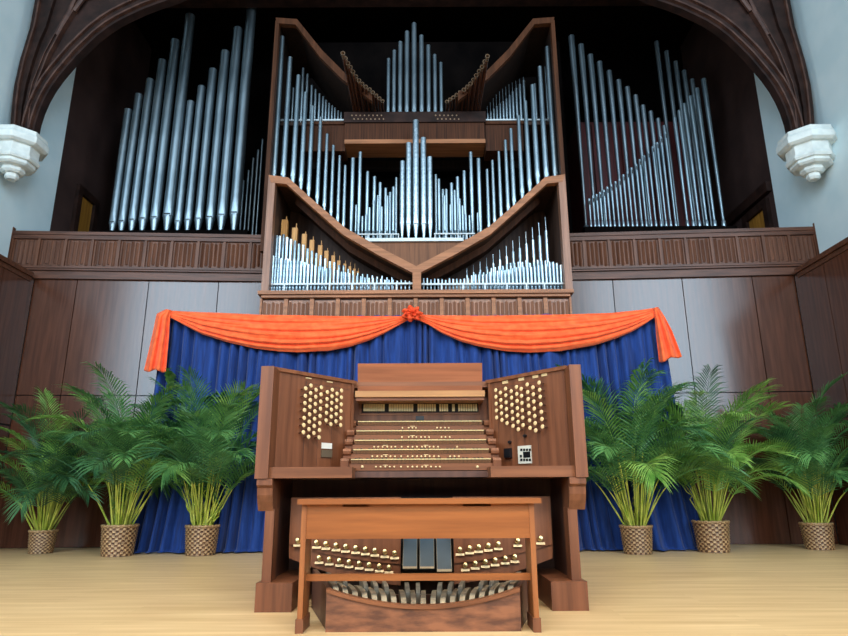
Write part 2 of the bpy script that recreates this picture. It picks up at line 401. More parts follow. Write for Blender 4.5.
for side, fx, lab in (('left', lambda x: x, 'dark oak arched roof truss springing from the corbel on the left wall'), ('right', lambda x: 825 - x, 'dark oak arched roof truss springing from the corbel on the right wall')):
    base = P(fx(24), 128, Y=YT)
    t = thing('roof_truss', (base.x, YT, base.z), lab, 'roof truss')
    # stepped mouldings of the arched brace, from the soffit outwards
    mb = MB(); band(mb, offs(inner, 5), offs(inner, 7.5), YT - .12, .12, fx); mb.build('soffit_rib', M['truss'], t, smooth=30)
    mb = MB(); band(mb, offs(inner, 7.5), offs(inner, 9), YT - .17, .17, fx); mb.build('roll_moulding', M['truss_lt'], t, smooth=30)
    mb = MB(); band(mb, offs(inner, 9), offs(inner, 14), YT - .14, .14, fx); mb.build('arched_brace', M['truss'], t, smooth=30)
    mb = MB(); band(mb, offs(inner, 14), offs(inner, 15.6), YT - .18, .18, fx); mb.build('outer_moulding', M['truss_lt'], t, smooth=30)
    # wall post with mouldings
    post = [(9.9, 131), (11.5, 108), (14.3, 85), (20, 60), (26, 40), (30, 27), (35, 0), (40, -20), (57, -80), (64, -104)]
    posti = [(20, 131), (22, 108), (26, 85), (33, 60), (40, 40), (46, 27), (54, 0), (60, -20), (78, -80), (85, -104)]
    pm = [(x + 5.5, y) for x, y in post]; pm2 = [(x + 7.2, y) for x, y in post]
    mb = MB(); band(mb, post, pm, YT - .12, .12, fx); band(mb, pm2, posti, YT - .13, .13, fx); mb.build('wall_post', M['truss'], t)
    mb = MB(); band(mb, pm, pm2, YT - .17, .17, fx); mb.build('post_moulding', M['truss_lt'], t)
    r1 = [(21, 131), (23.5, 108), (30, 82), (42, 52), (56, 26), (72, 0), (84, -18), (106, -50), (140, -100)]
    mb = MB(); band(mb, offs(r1, 0), offs(r1, -7), YT - .12, .1, fx); mb.build('second_rib', M['truss'], t, smooth=30)
    mb = MB(); band(mb, offs(r1, -7), offs(r1, -8.3), YT - .15, .1, fx); band(mb, offs(r1, -3), offs(r1, -3.8), YT - .14, .05, fx); mb.build('rib_moulding', M['truss_lt'], t, smooth=30)
    # spandrel between post and brace, with tracery bars
    ob = offs(inner, 15.2); sp = [(20, 131), (22, 108), (26, 85), (33, 60), (40, 40), (46, 27), (54, 0), (60, -20), (78, -80), (85, -104)]
    mb = MB()
    ys = [131, 118, 108, 96, 85, 72, 60, 50, 40, 27, 14, 0, -10, -20, -30, -45, -60, -75, -90, -104]
    lp = sorted([(y, x) for x, y in sp]); rp = sorted([(y, x) for x, y in ob])
    L_ = [(poly_at(lp, y), y) for y in ys]; R_ = [(max(poly_at(rp, y), poly_at(lp, y) + .5), y) for y in ys]
    band(mb, L_, R_, YT - .08, .08, fx); mb.build('spandrel', M['truss'], t)
    mb = MB()
    for q in ([(62, 42), (74, 20), (82, 2), (88, -15)], [(79, 18), (88, 6), (98, -4)], [(84, 3), (92, 3.5), (104, -1)]):
        pts = [P(fx(x), y, Y=YT) for x, y in q]; mb.tube([Vector((v.x, YT - .13, v.z)) for v in pts], .03, 6)
    mb.build('tracery', M['truss_lt'], t, smooth=40)
    # stone corbel
    xw = XLW if side == 'left' else XRW
    c = P(fx(11), 150, Y=YT); cx = P(12 if side == 'left' else 813, 175, Y=YT).x
    zz_ = lambda y: y
    prof = [(.02, zz_(179)), (.07, zz_(178)), (.1, zz_(175)), (.09, zz_(171.5)), (.13, zz_(170.5)), (.17, zz_(167)), (.16, zz_(164.5)), (.25, zz_(161)), (.29, zz_(158)), (.28, zz_(155.5)), (.32, zz_(154)), (.34, zz_(151)), (.31, zz_(148.5)), (.31, zz_(140)), (.37, zz_(138)), (.42, zz_(134.5)), (.42, zz_(129)), (.39, zz_(127.5)), (.39, zz_(124))]
    prof = [(r * .86, P(fx(11), y, Y=YT - r * .8).z) for r, y in prof]
    mb = MB(); mb.lathe(prof, (cx, YT, 0), 8, ph=math.pi / 8)
        # cut what would lie inside the wall
    pl = xw - (.004 if side == 'left' else -.004)
    bmesh.ops.bisect_plane(mb.bm, geom=mb.bm.verts[:] + mb.bm.edges[:] + mb.bm.faces[:], plane_co=(pl, 0, 0), plane_no=(-1 if side == 'left' else 1, 0, 0), clear_outer=True)
    bmesh.ops.holes_fill(mb.bm, edges=[e for e in mb.bm.edges if e.is_boundary])
    o = mb.build('corbel', M['stone'], None, bevel=.006)
    tag(o, 'pale carved stone corbel carrying the truss on the %s wall' % side, 'corbel')

# ------------------------------------------------------------------ organ case
YC = 7.5                                   # front plane of the lower case
def V3(px, py, Y): return P(px, py, Y=Y)
o0 = P(417, 292, Y=YC)
case = thing('organ_case', (o0.x, YC, P(417, 330, Y=YC).z), 'tall walnut organ case with V shaped frames standing above the blue drape', 'organ case')
def quad_px(mb, pts, Y, th):
    mb.prism([P(x, y, Y=Y) for x, y in pts], (0, th, 0))
# base with cornice and carved panels
mb = MB(); a = P(258, 292, Y=YC - .08); b = P(573.5, 291, Y=YC - .08)
zc0, zc1 = P(417, 296.5, Y=YC - .08).z, P(417, 291, Y=YC - .08).z
mb.box(a.x, b.x, YC - .1, YC + .2, (zc0 + zc1) / 2, zc1 + .01).box(a.x + .04, b.x - .04, YC - .07, YC + .2, zc0, (zc0 + zc1) / 2)
mb.build('cornice', M['caseH'], case, bevel=.008)
xa, xb = P(260.5, 305, Y=YC).x, P(571, 304, Y=YC).x
zb0 = P(417, 327, Y=YC).z
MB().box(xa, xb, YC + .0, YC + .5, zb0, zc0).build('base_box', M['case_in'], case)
w = (xb - xa) / 12
for i in range(13):
    MB().box(xa + i * w - .025 * (i > 0), xa + i * w + .025 * (i < 12), YC - .035, YC, zb0, zc0).build('base_stile', M['caseH'], case, bevel=.005)
for i in range(12):
    mb = MB(); u0, u1 = xa + i * w + .03, xa + (i + 1) * w - .03
    mb.box(u0, u1, YC - .012, YC, zb0, zc0 - .02)
    linenfold(mb, lambda u, o, zz: Vector((u, YC - .012 - o, zz)), u0, u1, zb0 + .02, zc0 - .05, .028, 5)
    mb.build('base_panel', M['case'], case)
# lower V frame
top = [(268.5, 174.8), (288.2, 177.4), (316, 202.5), (345, 227.5), (380, 247.3), (417, 266.5)]
bot = [(271, 182.3), (286.5, 184), (313, 208), (343, 234.6), (378, 254.8), (417, 275)]
mir = lambda p: (833.6 - p[0], p[1] - .6)
YD = 8.55
post_w = .055
zbase = zc1 + .01
def xat(px, py, Y): return P(px, py, Y=Y).x
for nm, f in (('left', lambda p: p), ('right', mir)):
    tp = [f(p) for p in top]; bt = [f(p) for p in bot]
    # front face of the sloping frame
    mb = MB()
    for i in range(len(tp) - 1):
        q = [P(*tp[i], Y=YC - .02), P(*tp[i + 1], Y=YC - .02), P(*bt[i + 1], Y=YC - .02), P(*bt[i], Y=YC - .02)]
        mb.hexa(q + [v + Vector((0, .09, 0)) for v in q])
    mb.build('sloping_rail', M['caseH'], case)
    # roof plate running back behind it
    mb = MB()
    for i in range(len(tp) - 1):
        q = [P(*tp[i], Y=YC), P(*tp[i + 1], Y=YC)]
        th = Vector((0, 0, -.035))
        lo = [v + th for v in q]
        q = [v + Vector((0, .07, 0)) for v in (lo[0], lo[1], q[1], q[0])]
        mb.hexa(q + [v + Vector((0, YD - YC - .07, 0)) for v in q])
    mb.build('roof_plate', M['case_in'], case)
    # a rail under the plate further back
    mb = MB()
    for i in range(1, len(tp) - 1):
        q = [P(*tp[i], Y=YC), P(*tp[i + 1], Y=YC)]
        q = [Vector((v.x, YC + .5, v.z - .035)) for v in q]
        d = Vector((0, 0, -.1))
        q = [q[0] + d, q[1] + d, q[1], q[0]]
        mb.hexa(q + [v + Vector((0, .06, 0)) for v in q])
    mb.build('inner_rail', M['case_shaded'], case)
    # outer post with side board
    s = 1 if nm == 'left' else -1
    xo, xi = P(*f((268.5, 175)), Y=YC - .02).x, P(*f((275, 182)), Y=YC - .02).x
    x0, x1 = sorted((xo, xi)); zt = P(*f((268.5, 174.8)), Y=YC - .02).z
    MB().box(x0, x1, YC - .016, YC + .1, zbase, zt - .012).build('outer_post', M['case'], case, bevel=.004)
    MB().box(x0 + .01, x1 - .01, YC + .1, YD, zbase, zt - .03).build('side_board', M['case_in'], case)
xc0, xc1 = xat(412.6, 276, YC), xat(421, 276, YC)
MB().box(xc0, xc1, YC - .026, YC + .09, zbase, P(417, 268, Y=YC).z).build('centre_post', M['caseH'], case, bevel=.004)
MB().box(xa + .05, xb - .05, YC, YD, zbase - .03, zbase).build('lower_chest', M['case_in'], case)
# back of the lower case
pass
# panel between the arms of the V, carrying the middle chest
YM = 7.8
def zV(x, side):      # height of the V roof at world x
    pts = [P(*(p if side == 'left' else mir(p)), Y=YC) for p in top]
    return poly_at(sorted((v.x, v.z) for v in pts), x)
xm_ = P(417, 260, Y=YC).x; zch = P(417, 239.5, Y=YM).z
def xcross(side):     # where the V roof rises to the chest top
    pts = sorted([P(*(p if side == 'left' else mir(p)), Y=YC) for p in top], key=lambda v: v.x)
    for a, b in zip(pts, pts[1:]):
        if (a.z - zch) * (b.z - zch) <= 0 and a.z != b.z: return lerp(a.x, b.x, (zch - a.z) / (b.z - a.z))
xA, xB = xcross('left'), xcross('right')
low = [Vector((x, YM, zV(x, 'left') - .01)) for x in [lerp(xA, xm_, k / 6) for k in range(1, 7)]] + [Vector((x, YM, zV(x, 'right') - .01)) for x in [lerp(xm_, xB, k / 6) for k in range(1, 6)]]
mb = MB(); mb.prism([Vector((xB, YM, zch)), Vector((xA, YM, zch))] + low, (0, .05, 0)); mb.build('chest_front', M['chest_front'], case)
xa_, xb_ = P(268.5, 175, Y=YC).x + .06, P(564.5, 175, Y=YC).x - .06
up = [Vector((lerp(xb_, xm_, k / 12), YD - .04, zV(lerp(xb_, xm_, k / 12), 'right') - .045)) for k in range(13)] + [Vector((lerp(xm_, xa_, k / 12), YD - .04, zV(lerp(xm_, xa_, k / 12), 'left') - .045)) for k in range(1, 13)]
for half, nm_ in ((up[:13], 'right'), (up[12:], 'left')):
    mb = MB()
    for a_, b_ in zip(half, half[1:]):
        q = [a_, b_, Vector((b_.x, b_.y, zbase)), Vector((a_.x, a_.y, zbase))]; mb.hexa(q + [v + Vector((0, .03, 0)) for v in q])
    mb.build('back_board', M['case_in'], case)
# pipe racks (white rails)
def rail(name, pts, Y, hh, th=.03, mat='white_paint'):
    a, b = P(*pts[0], Y=Y), P(*pts[1], Y=Y)
    z = (a.z + b.z) / 2
    return MB().box(a.x, b.x, Y, Y + th, z - hh / 2, z + hh / 2).build(name, M[mat], case)
rail('chest_rail', ((365.5, 239.6), (463.5, 239.2)), YM - .04, .045, .3)
rail('rack_rail', ((359, 234), (399, 234)), YM - .03, .014, .02)
rail('rack_rail', ((434, 233.6), (475, 233.4)), YM - .03, .014, .02)
for p in (368, 380, 391, 398.5, 435, 446, 458, 467):
    a = P(p, 234, Y=YM - .03); b = P(p, 239, Y=YM - .03); MB().box(a.x - .006, a.x + .006, YM - .03, YM - .01, b.z, a.z).build('rack_post', M['white_paint'], case)
YR = YC + .1
for p0, p1, posts in ((268, 412.5, (284.3, 307.5, 329.5, 352, 374.5, 396.5)), (421.5, 564.5, (441.5, 463, 485, 507, 526.5, 544.5))):
    a, b = P(p0, 284, Y=YR), P(p1, 284, Y=YR); zl = P(417, 290.5, Y=YR).z
    MB().box(a.x, b.x, YR, YR + .02, a.z - .011, a.z + .011).build('rack_rail', M['white_paint'], case)
    MB().box(a.x, b.x, YR - .01, YR + .02, zbase, zbase + .03).build('foot_rail', M['white_paint'], case)
    for p in posts:
        c = P(p, 286, Y=YR); MB().box(c.x - .009, c.x + .009, YR - .005, YR + .015, zbase, a.z + .01).build('rack_post', M['white_paint'], case)
# upper frame
YU = 7.78
utop = [(275.5, 17.5), (297, 19), (322, 50), (343, 71), (372, 93)]
ubot = [(277, 23), (295.5, 24.5), (320, 57), (342, 79), (372, 101)]
umir = lambda p: (830 - p[0], p[1] - .5)
YUD = 9.1
for nm, f in (('left', lambda p: p), ('right', umir)):
    tp = [f(p) for p in utop]; bt = [f(p) for p in ubot]
    mb = MB(); mp_ = MB()
    for i in range(len(tp) - 1):
        q = [P(*tp[i], Y=YU), P(*tp[i + 1], Y=YU), P(*bt[i + 1], Y=YU), P(*bt[i], Y=YU)]
        mb.hexa(q + [v + Vector((0, .08, 0)) for v in q])
        q2 = [q[0], q[1], q[1] + Vector((0, 0, -.04)), q[0] + Vector((0, 0, -.04))]
        q2 = [v + Vector((0, .08, 0)) for v in q2]; mp_.hexa(q2 + [v + Vector((0, YUD - YU - .08, 0)) for v in q2])
    mb.build('upper_sloping_rail', M['case_shaded'], case); mp_.build('upper_roof_plate', M['case_in_shaded'], case)
    s = 1 if nm == 'left' else -1
    a = P(*f((275.5, 19)), Y=YU); x0, x1 = sorted((a.x, a.x + s * .055))
    zlo = P(417, 250, Y=YU).z
    MB().box(x0, x1, YU + .004, YU + .1, zlo, a.z - .02).build('upper_post', M['case_shaded'], case, bevel=.004)
    MB().box(x0 + .01, x1 - .01, YU + .1, YUD, zlo, a.z - .02).build('upper_side_board', M['case_in_shaded'], case)
# middle box with the stud rail, and lower boxes beside it
YX = 8.2
def pbox(name, x0, x1, y0, y1, Y, dep, mat, bev=0):
    a, b = P(x0, y0, Y=Y), P(x1, y1, Y=Y)
    return MB().box(a.x, b.x, Y, Y + dep, b.z, a.z).build(name, M[mat], case, bevel=bev)
pbox('trumpet_box', 345, 485, 121.5, 140, YX, .35, 'box_wood')
pbox('box_moulding', 344.5, 485.5, 139.5, 142.8, YX - .04, .4, 'caseH', .005)
sr = pbox('stud_rail', 344, 486, 112, 121.5, YX - .03, .5, 'truss', .005)
for r_, (yy) in enumerate((116.2, 119.6)):
    pass
stud = MB(); stud.lathe([(.012, 0), (.012, .012), (.004, .016)], (0, 0, 0), 8, Matrix.Rotation(math.pi / 2, 4, 'X')); stud_me = mesh_of(stud, 'stud', M['bell'])
for r_, yy in enumerate((115.6, 119.3)):
    for i in range(14):
        for px0 in (352 + i * 4.2 + r_ * 2.1,) if i < 8 else (352 + 42 + i * 4.2 + 8 + r_ * 2.1,):
            c = P(px0, yy, Y=YX - .03); inst('stud', stud_me, sr, c)
pbox('side_box', 306, 345, 123, 151, YX + .05, .3, 'box_wood')
pbox('side_box', 485, 524, 122.5, 150.5, YX + .05, .3, 'box_wood')
pbox('side_box_rail', 306, 345, 121.5, 124, YX + .02, .34, 'case_shaded')
pbox('side_box_rail', 485, 524, 121, 123.5, YX + .02, .34, 'case_shaded')
pbox('upper_rack_rail', 279, 344.5, 119.3, 120.4, YX + .02, .02, 'white_paint')
pbox('upper_rack_rail', 486, 552, 119, 120, YX + .02, .02, 'white_paint')
pbox('upper_side_chest', 277, 345, 122, 125, YX + .05, .6, 'case_in')
pbox('upper_side_chest', 485, 554, 121.5, 124.5, YX + .05, .6, 'case_in')
pbox('cross_beam', 300, 530, 161, 168, 9.0, .1, 'case_in_shaded')
# dark back of the upper case
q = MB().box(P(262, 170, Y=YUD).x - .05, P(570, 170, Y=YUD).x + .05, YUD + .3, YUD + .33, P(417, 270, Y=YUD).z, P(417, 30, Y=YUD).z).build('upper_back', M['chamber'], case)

# ------------------------------------------------------------------ organ pipes
def flue(label, group, x, Y, z0, z1, r, mat='tin', zm=None, seg=20, name='organ_pipe', taper=1.0, slot=True):
    t = thing(name, (x, Y, z0), label, 'organ pipe', group)
    zm = zm if zm is not None else z0 + min(.25, (z1 - z0) * .15)
    mb = MB(); mb.lathe([(r * .28, z0), (r * .9, zm - r * .5), (r, zm - r * .15), (r * 1.06, zm - r * .12), (r * 1.06, zm)], (x, Y, 0), seg, clamp=[None, None, .85, .8, .8])
    mb.build('foot', M[mat], t, smooth=40)
    mb = MB(); zs_ = [zm, zm + r * .4, zm + r * 1.6, zm + r * 3.2]
    prof = [(r, zs_[0]), (r, zs_[1]), (r, zs_[2]), (r, zs_[3]), (r * taper, z1), (r * taper * .88, z1), (r * taper * .88, z1 - r * 2)]
    mb.lathe(prof, (x, Y, 0), seg, clamp=[.72, .74, .86, None, None, None, None], cap0=False)
    mb.build('body', M[mat], t, smooth=40)
    if slot:
        MB().box(x - r * .62, x + r * .62, Y - r * .77, Y - r * .6, zm - r * .02, zm + r * .3).build('mouth', M['pipe_dark'], t)
    return t
def slim(label, group, x, Y, z0, z1, r, mat='tin', seg=10, name='organ_pipe', taper=1.0, foot=.18, chimney=0):
    """narrow pipe seen small: foot and body in one lathe"""
    zf = z0 + min(foot, (z1 - z0) * .4)
    prof = [(r * .35, z0), (r, zf), (r * .8, zf + r * .3), (r, zf + r * .9), (r * taper, z1)]
    if chimney: prof += [(r * .3, z1 + r * .25), (r * .26, z1 + chimney)]
    else: prof += [(r * taper * .8, z1), (r * taper * .8, z1 - r)]
    mb = MB(); mb.lathe(prof, (x, Y, 0), seg)
    o = mb.build(name, M[mat], None, smooth=40)
    return tag(o, label, 'organ pipe', group)
def reed(label, group, x, Y, z0, z1, r, mat='zinc', seg=14, tip=.3, slotted=False):
    t = thing('organ_reed_pipe', (x, Y, z0), label, 'organ pipe', group)
    hb = .13
    mb = MB(); mb.lathe([(r * .55, z0), (r * .75, z0 + .02), (r * .75, z0 + hb), (r * .5, z0 + hb + .02)], (x, Y, 0), seg); mb.build('boot', M['spotted'], t, smooth=40)
    mb = MB(); mb.lathe([(r * tip, z0 + hb), (r, z1), (r * .86, z1), (r * .8, z1 - r * 2)], (x, Y, 0), seg); mb.build('resonator', M[mat], t, smooth=40)
    if slotted:
        MB().box(x - r * .35, x + r * .35, Y - r * 1.04, Y - r * .7, z1 - r * 4.2, z1 - r * 1.6).build('tuning_slot', M['pipe_dark'], t)
    return t
# left chamber
YLc = 8.95
LP = [(112.5, 127, 110, 8.3, 223.5), (121.7, 137.5, 95, 8.4, 222.5), (131.8, 149.5, 80, 8.8, 221), (142.4, 162, 61, 9.6, 220), (154, 175, 41, 10.2, 219), (167, 190, 16, 11.3, 216),
      (177.7, 190.5, 102, 8.0, 222.5), (187.5, 201, 87, 8.4, 221), (198, 212.5, 70, 9.0, 220), (209.4, 225, 52, 9.8, 218.5), (221, 238, 29, 10.5, 216.5), (234, 252, 4, 11.4, 214.5)]
zfl = P(170, 236.5, Y=YLc).z
for i, (xb_, xt_, yt_, w_, ym_) in enumerate(LP):
    Y = YLc + (.0 if i not in () else 0)
    x = P(xb_, 228, Y=Y).x
    flue('large grey metal pipe in the left chamber, %s from the left' % ORD[i], 'great pipes of the left chamber', x, Y, zfl, P(xt_, yt_, Y=Y).z, w_ * pxm(Y, 220) / 2 * .93, 'zinc', P(xb_, ym_, Y=Y).z, 28)
a, b = P(100, 237, Y=YLc), P(252, 237, Y=YLc)
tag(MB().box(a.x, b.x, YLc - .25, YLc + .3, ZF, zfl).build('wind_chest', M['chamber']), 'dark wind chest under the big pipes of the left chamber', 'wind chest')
yq = 9.4
for i in range(8):
    px_ = 241.5 + i * 2.1 + random.uniform(-.4, .4); yt_ = 185 - i * 6.5 + random.uniform(-6, 6)
    x = P(px_ - 1, 225, Y=yq).x
    slim('thin dark pipe just left of the organ case, %s from the left' % ORD[i], 'thin pipes beside the case', x, yq + .1 * (i % 2), zfl, P(px_, yt_, Y=yq).z, .013, 'zinc', taper=1.4)
a, b = P(238, 237, Y=yq), P(259, 237, Y=yq)
tag(MB().box(a.x, b.x, yq - .1, yq + .3, ZF, zfl).build('wind_chest', M['chamber']), 'dark wind chest under thin pipes beside the left case post', 'wind chest')
# right chamber
YRc = 9.05
long_t = [(569.9, 36.6), (579.5, 45.2), (588.9, 55.4), (598, 62.4), (607.6, 71.5), (617, 80.5), (625.7, 87.4), (634, 95.7), (641.3, 105.8), (649, 111.8), (656.4, 119), (662.5, 126)]
zfr = P(640, 234, Y=YRc).z
for i, (x_, y_) in enumerate(long_t):
    p = P(x_ + 1.5, y_, Y=YRc); r = lerp(6.3, 4.2, i / 11) * pxm(YRc, y_) / 2
    reed('long grey pipe in the descending right chamber row, %s from the left' % ORD[i], 'descending row of the right chamber', p.x, YRc, zfr, p.z, r, 'zinc', tip=.36)
short = [(105, 400), (127, 385), (148, 375), (168, 362), (190, 350), (210, 332), (233, 318), (257, 300), (280, 285), (303, 260), (327, 243), (350, 220), (377, 200), (398, 172), (423, 150), (447, 128), (473, 97), (498, 75), (520, 42), (545, 15)]
short = [(570 + a / 5.78, 130 + b / 5.78) for a, b in short] + [(673.7, 118), (678.4, 111), (683.3, 104), (689.3, 96.6), (695.7, 88.8), (702.8, 79.3)]
Ys = YRc - .17
for i, (x_, y_) in enumerate(short):
    p = P(x_ + .8, y_, Y=Ys); r = (3.2 if i < 20 else lerp(3.8, 5, (i - 20) / 5)) * pxm(Ys, y_) / 2
    reed('slender bright pipe in the rising right chamber front row, %s from the left' % ORD[i], 'rising front row of the right chamber', p.x, Ys, zfr, p.z, r, 'tin', tip=.5, slotted=i < 20)
back = [(656.4, 42), (666.3, 51.6), (675.5, 62), (684, 71), (692, 79.7)]
for i, (x_, y_) in enumerate(back):
    p = P(x_, y_, Y=YRc + .12); r = 4.8 * pxm(YRc + .12, y_) / 2
    reed('tall grey pipe at the right chamber back, %s from the left' % ORD[i], 'tall back row of the right chamber', p.x, YRc + .12, zfr, p.z, r, 'zinc', tip=.4)
a, b = P(580, 236, Y=YRc), P(728, 235, Y=YRc)
tag(MB().box(a.x, b.x, YRc - .3, YRc + .35, ZF, zfr).build('wind_chest', M['chamber']), 'dark wind chest under the pipes of the right chamber', 'wind chest')
a, b = P(586, 236, Y=Ys - .05), P(624, 236, Y=Ys - .05)
z_ = P(600, 232.8, Y=Ys - .1).z
tag(MB().box(a.x, b.x, Ys - .1, Ys - .07, z_ - .012, z_ + .012).box(a.x, a.x + .015, Ys - .1, Ys - .07, zfr, z_).box(b.x - .015, b.x, Ys - .1, Ys - .07, zfr, z_).build('pipe_rail', M['white_paint']), 'thin white rail at the feet of the right chamber pipes', 'rail')
# dark red swell box behind
a, b = P(586, 236, Y=9.7), P(690, 120, Y=9.7)
sw = thing('swell_box', (lerp(a.x, b.x, .5), 9.7, ZF), 'dark red swell box behind the pipes of the right chamber', 'swell box')
MB().box(a.x, b.x, 9.75, 10.6, ZF, b.z).build('box_body', M['red_shutter'], sw)
for i in range(8):
    x0 = lerp(a.x, b.x, i / 8); x1 = lerp(a.x, b.x, (i + 1) / 8) - .02
    MB().hexa([(x0, 9.7, ZF + .05), (x1, 9.73, ZF + .05), (x1, 9.75, ZF + .05), (x0, 9.72, ZF + .05), (x0, 9.7, b.z - .05), (x1, 9.73, b.z - .05), (x1, 9.75, b.z - .05), (x0, 9.72, b.z - .05)]).build('shutter', M['red_shutter'], sw)
# front rows standing on the V
YV = 7.98
fl = [(276.6, 130, 283.3, 37, 5.4), (286, 130, 291.1, 57.7, 5.2), (295.6, 130, 298, 75.7, 5.0), (303.8, 130, 306, 92.6, 4.6), (311.6, 130, 312.4, 106.5, 4.3), (320, 135, 320.5, 117.5, 4.0), (327, 140, 327, 134.3, 3.7), (333, 160, 334, 145.6, 3.4), (339.5, 165, 340, 156, 3.2), (345, 175, 345.8, 165.5, 3.0)]
fr_ = [(552.5, 130, 547.5, 47.3, 5.4), (543.5, 130, 539.7, 67, 5.2), (534.8, 130, 532.8, 85.4, 5.0), (526.6, 130, 525.3, 101.3, 4.6), (519, 130, 518.4, 116, 4.3), (511, 135, 510.8, 129, 4.0), (505.4, 145, 505, 140.4, 3.7), (499, 160, 498.3, 151.8, 3.4), (492.7, 170, 492, 160.5, 3.2), (487.2, 175, 486.6, 169.5, 3.0)]
def zV(x, side):      # height of the V roof at world x
    pts = [P(*(p if side == 'left' else mir(p)), Y=YC) for p in top]
    return poly_at(sorted((v.x, v.z) for v in pts), x)
for side, lst in (('left', fl), ('right', fr_)):
    for i, (xb_, yb_, xt_, yt_, w_) in enumerate(lst):
        x = P(xb_, yb_, Y=YV).x; r = w_ * pxm(YV, 150) / 2 * 1.1
        flue('pale metal pipe on the V frame %s arm, %s from the outer post' % (side, ORD[i]), 'front pipes on the %s arm' % side, x, YV, zV(x, side) + .002, P(xt_, yt_, Y=YV).z, r, 'tin', seg=16, taper=.78, slot=False)
# middle group
zm0 = P(417, 239, Y=YM).z + .02
cent = [(402, 161.5, 4.7), (408.3, 143.5, 5.5), (416, 121, 6.2), (423.6, 138.3, 5.6), (430, 157.3, 5.0)]
YG = YM + .1
for i, (x_, y_, w_) in enumerate(cent):
    lab = ('tallest bright pipe in the very middle of the organ above the V' if i == 2 else 'bright pipe %s in the middle cluster above the V' % ('furthest left', 'just left of the tallest', '', 'just right of the tallest', 'furthest right')[i])
    p = P(x_ + (.4 if x_ < 412 else -.3), y_, Y=YG); flue(lab, 'middle cluster', p.x, YG, zm0, P(x_, y_, Y=YG).z, w_ * pxm(YG, 180) / 2, 'spotted', P(x_, 225, Y=YG).z, 22)
Ya, Yb_ = YM + .24, YM + .08
lb = [(353, 158.5, 4.2), (360.4, 152.5, 3.8), (367.7, 172, 3.5), (374.6, 177, 3.5), (380.3, 183, 3.4), (385.8, 188.5, 3.1), (390.3, 192.6, 3.0), (396.6, 178, 3.3)]
lf = [(356.2, 205, 1.8), (362.5, 216.5, 2.0), (366, 214.8, 2.2), (369.6, 207.8, 2.4), (373.7, 201, 2.6), (378, 195.7, 2.6), (381.8, 207, 2.4), (387.5, 196, 2.5), (393.5, 187, 2.8)]
rb = [(435.5, 175, 3.3), (442.7, 189.7, 3.0), (446.2, 189.7, 3.0), (451.4, 183.3, 3.4), (457.4, 177.2, 3.5), (464, 171.2, 3.5), (470.6, 152.5, 3.8), (478.4, 159, 4.2)]
rf = [(438.8, 179.3, 2.8), (444.5, 196, 2.6), (450.4, 205, 2.4), (454.6, 190.5, 2.6), (459.5, 199, 2.5), (462.5, 206, 2.3), (465.7, 214.8, 2.2), (469.4, 215.6, 2.0), (477.5, 213, 1.8)]
for side, B_, F_ in (('left', lb, lf), ('right', rb, rf)):
    for i, (x_, y_, w_) in enumerate(B_):
        p = P(x_, y_, Y=Ya); slim('silver pipe in the back row %s of the middle cluster, %s from the left' % (side, ORD[i]), 'back row %s of the middle cluster' % side, p.x, Ya, max(zm0, zV(p.x, side) + .002), p.z, w_ * pxm(Ya, 190) / 2, 'tin', 12, taper=1.0, foot=.12)
    for i, (x_, y_, w_) in enumerate(F_):
        p = P(x_, y_, Y=Yb_); slim('small silver front pipe %s of the middle cluster, %s from the left' % (side, ORD[i]), 'front row %s of the middle cluster' % side, p.x, Yb_, max(zm0, zV(p.x, side) + .002), p.z, w_ * pxm(Yb_, 210) / 2, 'tin', 10, foot=.12)
# top centre cluster
YK = YX + .25
tc_ = [(388.6, 59, 3.5), (394.3, 50.8, 3.8), (400.4, 42.2, 4.2), (407, 32, 4.5), (414.1, 23.8, 4.9), (421.4, 36, 4.5), (428.3, 45.8, 4.2), (434.7, 55.2, 3.8), (440.8, 63, 3.5)]
zk = P(415, 112, Y=YX - .03).z
for i, (x_, y_, w_) in enumerate(tc_):
    p = P(x_, y_, Y=YK)
    flue('grey pipe of the arrow shaped top cluster above the trumpets, %s from the left' % ORD[i], 'top cluster', p.x, YK, zk + .002, p.z, w_ * pxm(YK, 60) / 2, 'zinc', seg=18, slot=False, zm=zk + .2)
# horizontal trumpets (pointing at the hall)
tl = [(342.8, 53), (347.5, 62.5), (352, 70), (357.5, 79), (363.5, 85), (370.5, 90), (376.5, 96), (382.5, 101)]
tr_ = [(487.5, 56), (482.5, 66), (477, 74), (472, 82), (466, 88), (459, 93), (453, 97.5), (447, 101.5)]
def dens(l, n):
    out = []
    for k in range(n):
        f_ = k / (n - 1) * (len(l) - 1); i0 = min(int(f_), len(l) - 2); out.append((lerp(l[i0][0], l[i0 + 1][0], f_ - i0), lerp(l[i0][1], l[i0 + 1][1], f_ - i0)))
    return out
tl = dens(tl, 14); tr_ = dens(tr_, 14)
ztr = P(415, 110.5, Y=YX).z + .015
for side, lst in (('left', tl), ('right', tr_)):
    for i, (x_, y_) in enumerate(lst):
        z = ztr - .02 + .045 * (i % 2)
        tip = P(x_, y_, Z=z); L = YX - tip.y
        t = thing('horizontal_trumpet', (tip.x, YX, z), 'copper trumpet pipe pointing forward %s of the top cluster, %s from outside' % (side, ORD[i]), 'organ trumpet pipe', 'horizontal trumpets on the %s' % side)
        R = Matrix.Rotation(math.pi / 2, 4, 'X'); rb_ = .03
        mb = MB(); mb.lathe([(.010, -.15), (.013, L * .3), (.021, L * .93)], (tip.x, YX, z), 12, R); mb.build('resonator', M['copper'], t, smooth=40)
        mb = MB(); mb.lathe([(.021, L * .92), (.024, L * .96), (.029, L), (.024, L), (.016, L * .93)], (tip.x, YX, z), 12, R); mb.build('bell', M['bell'], t, smooth=40)
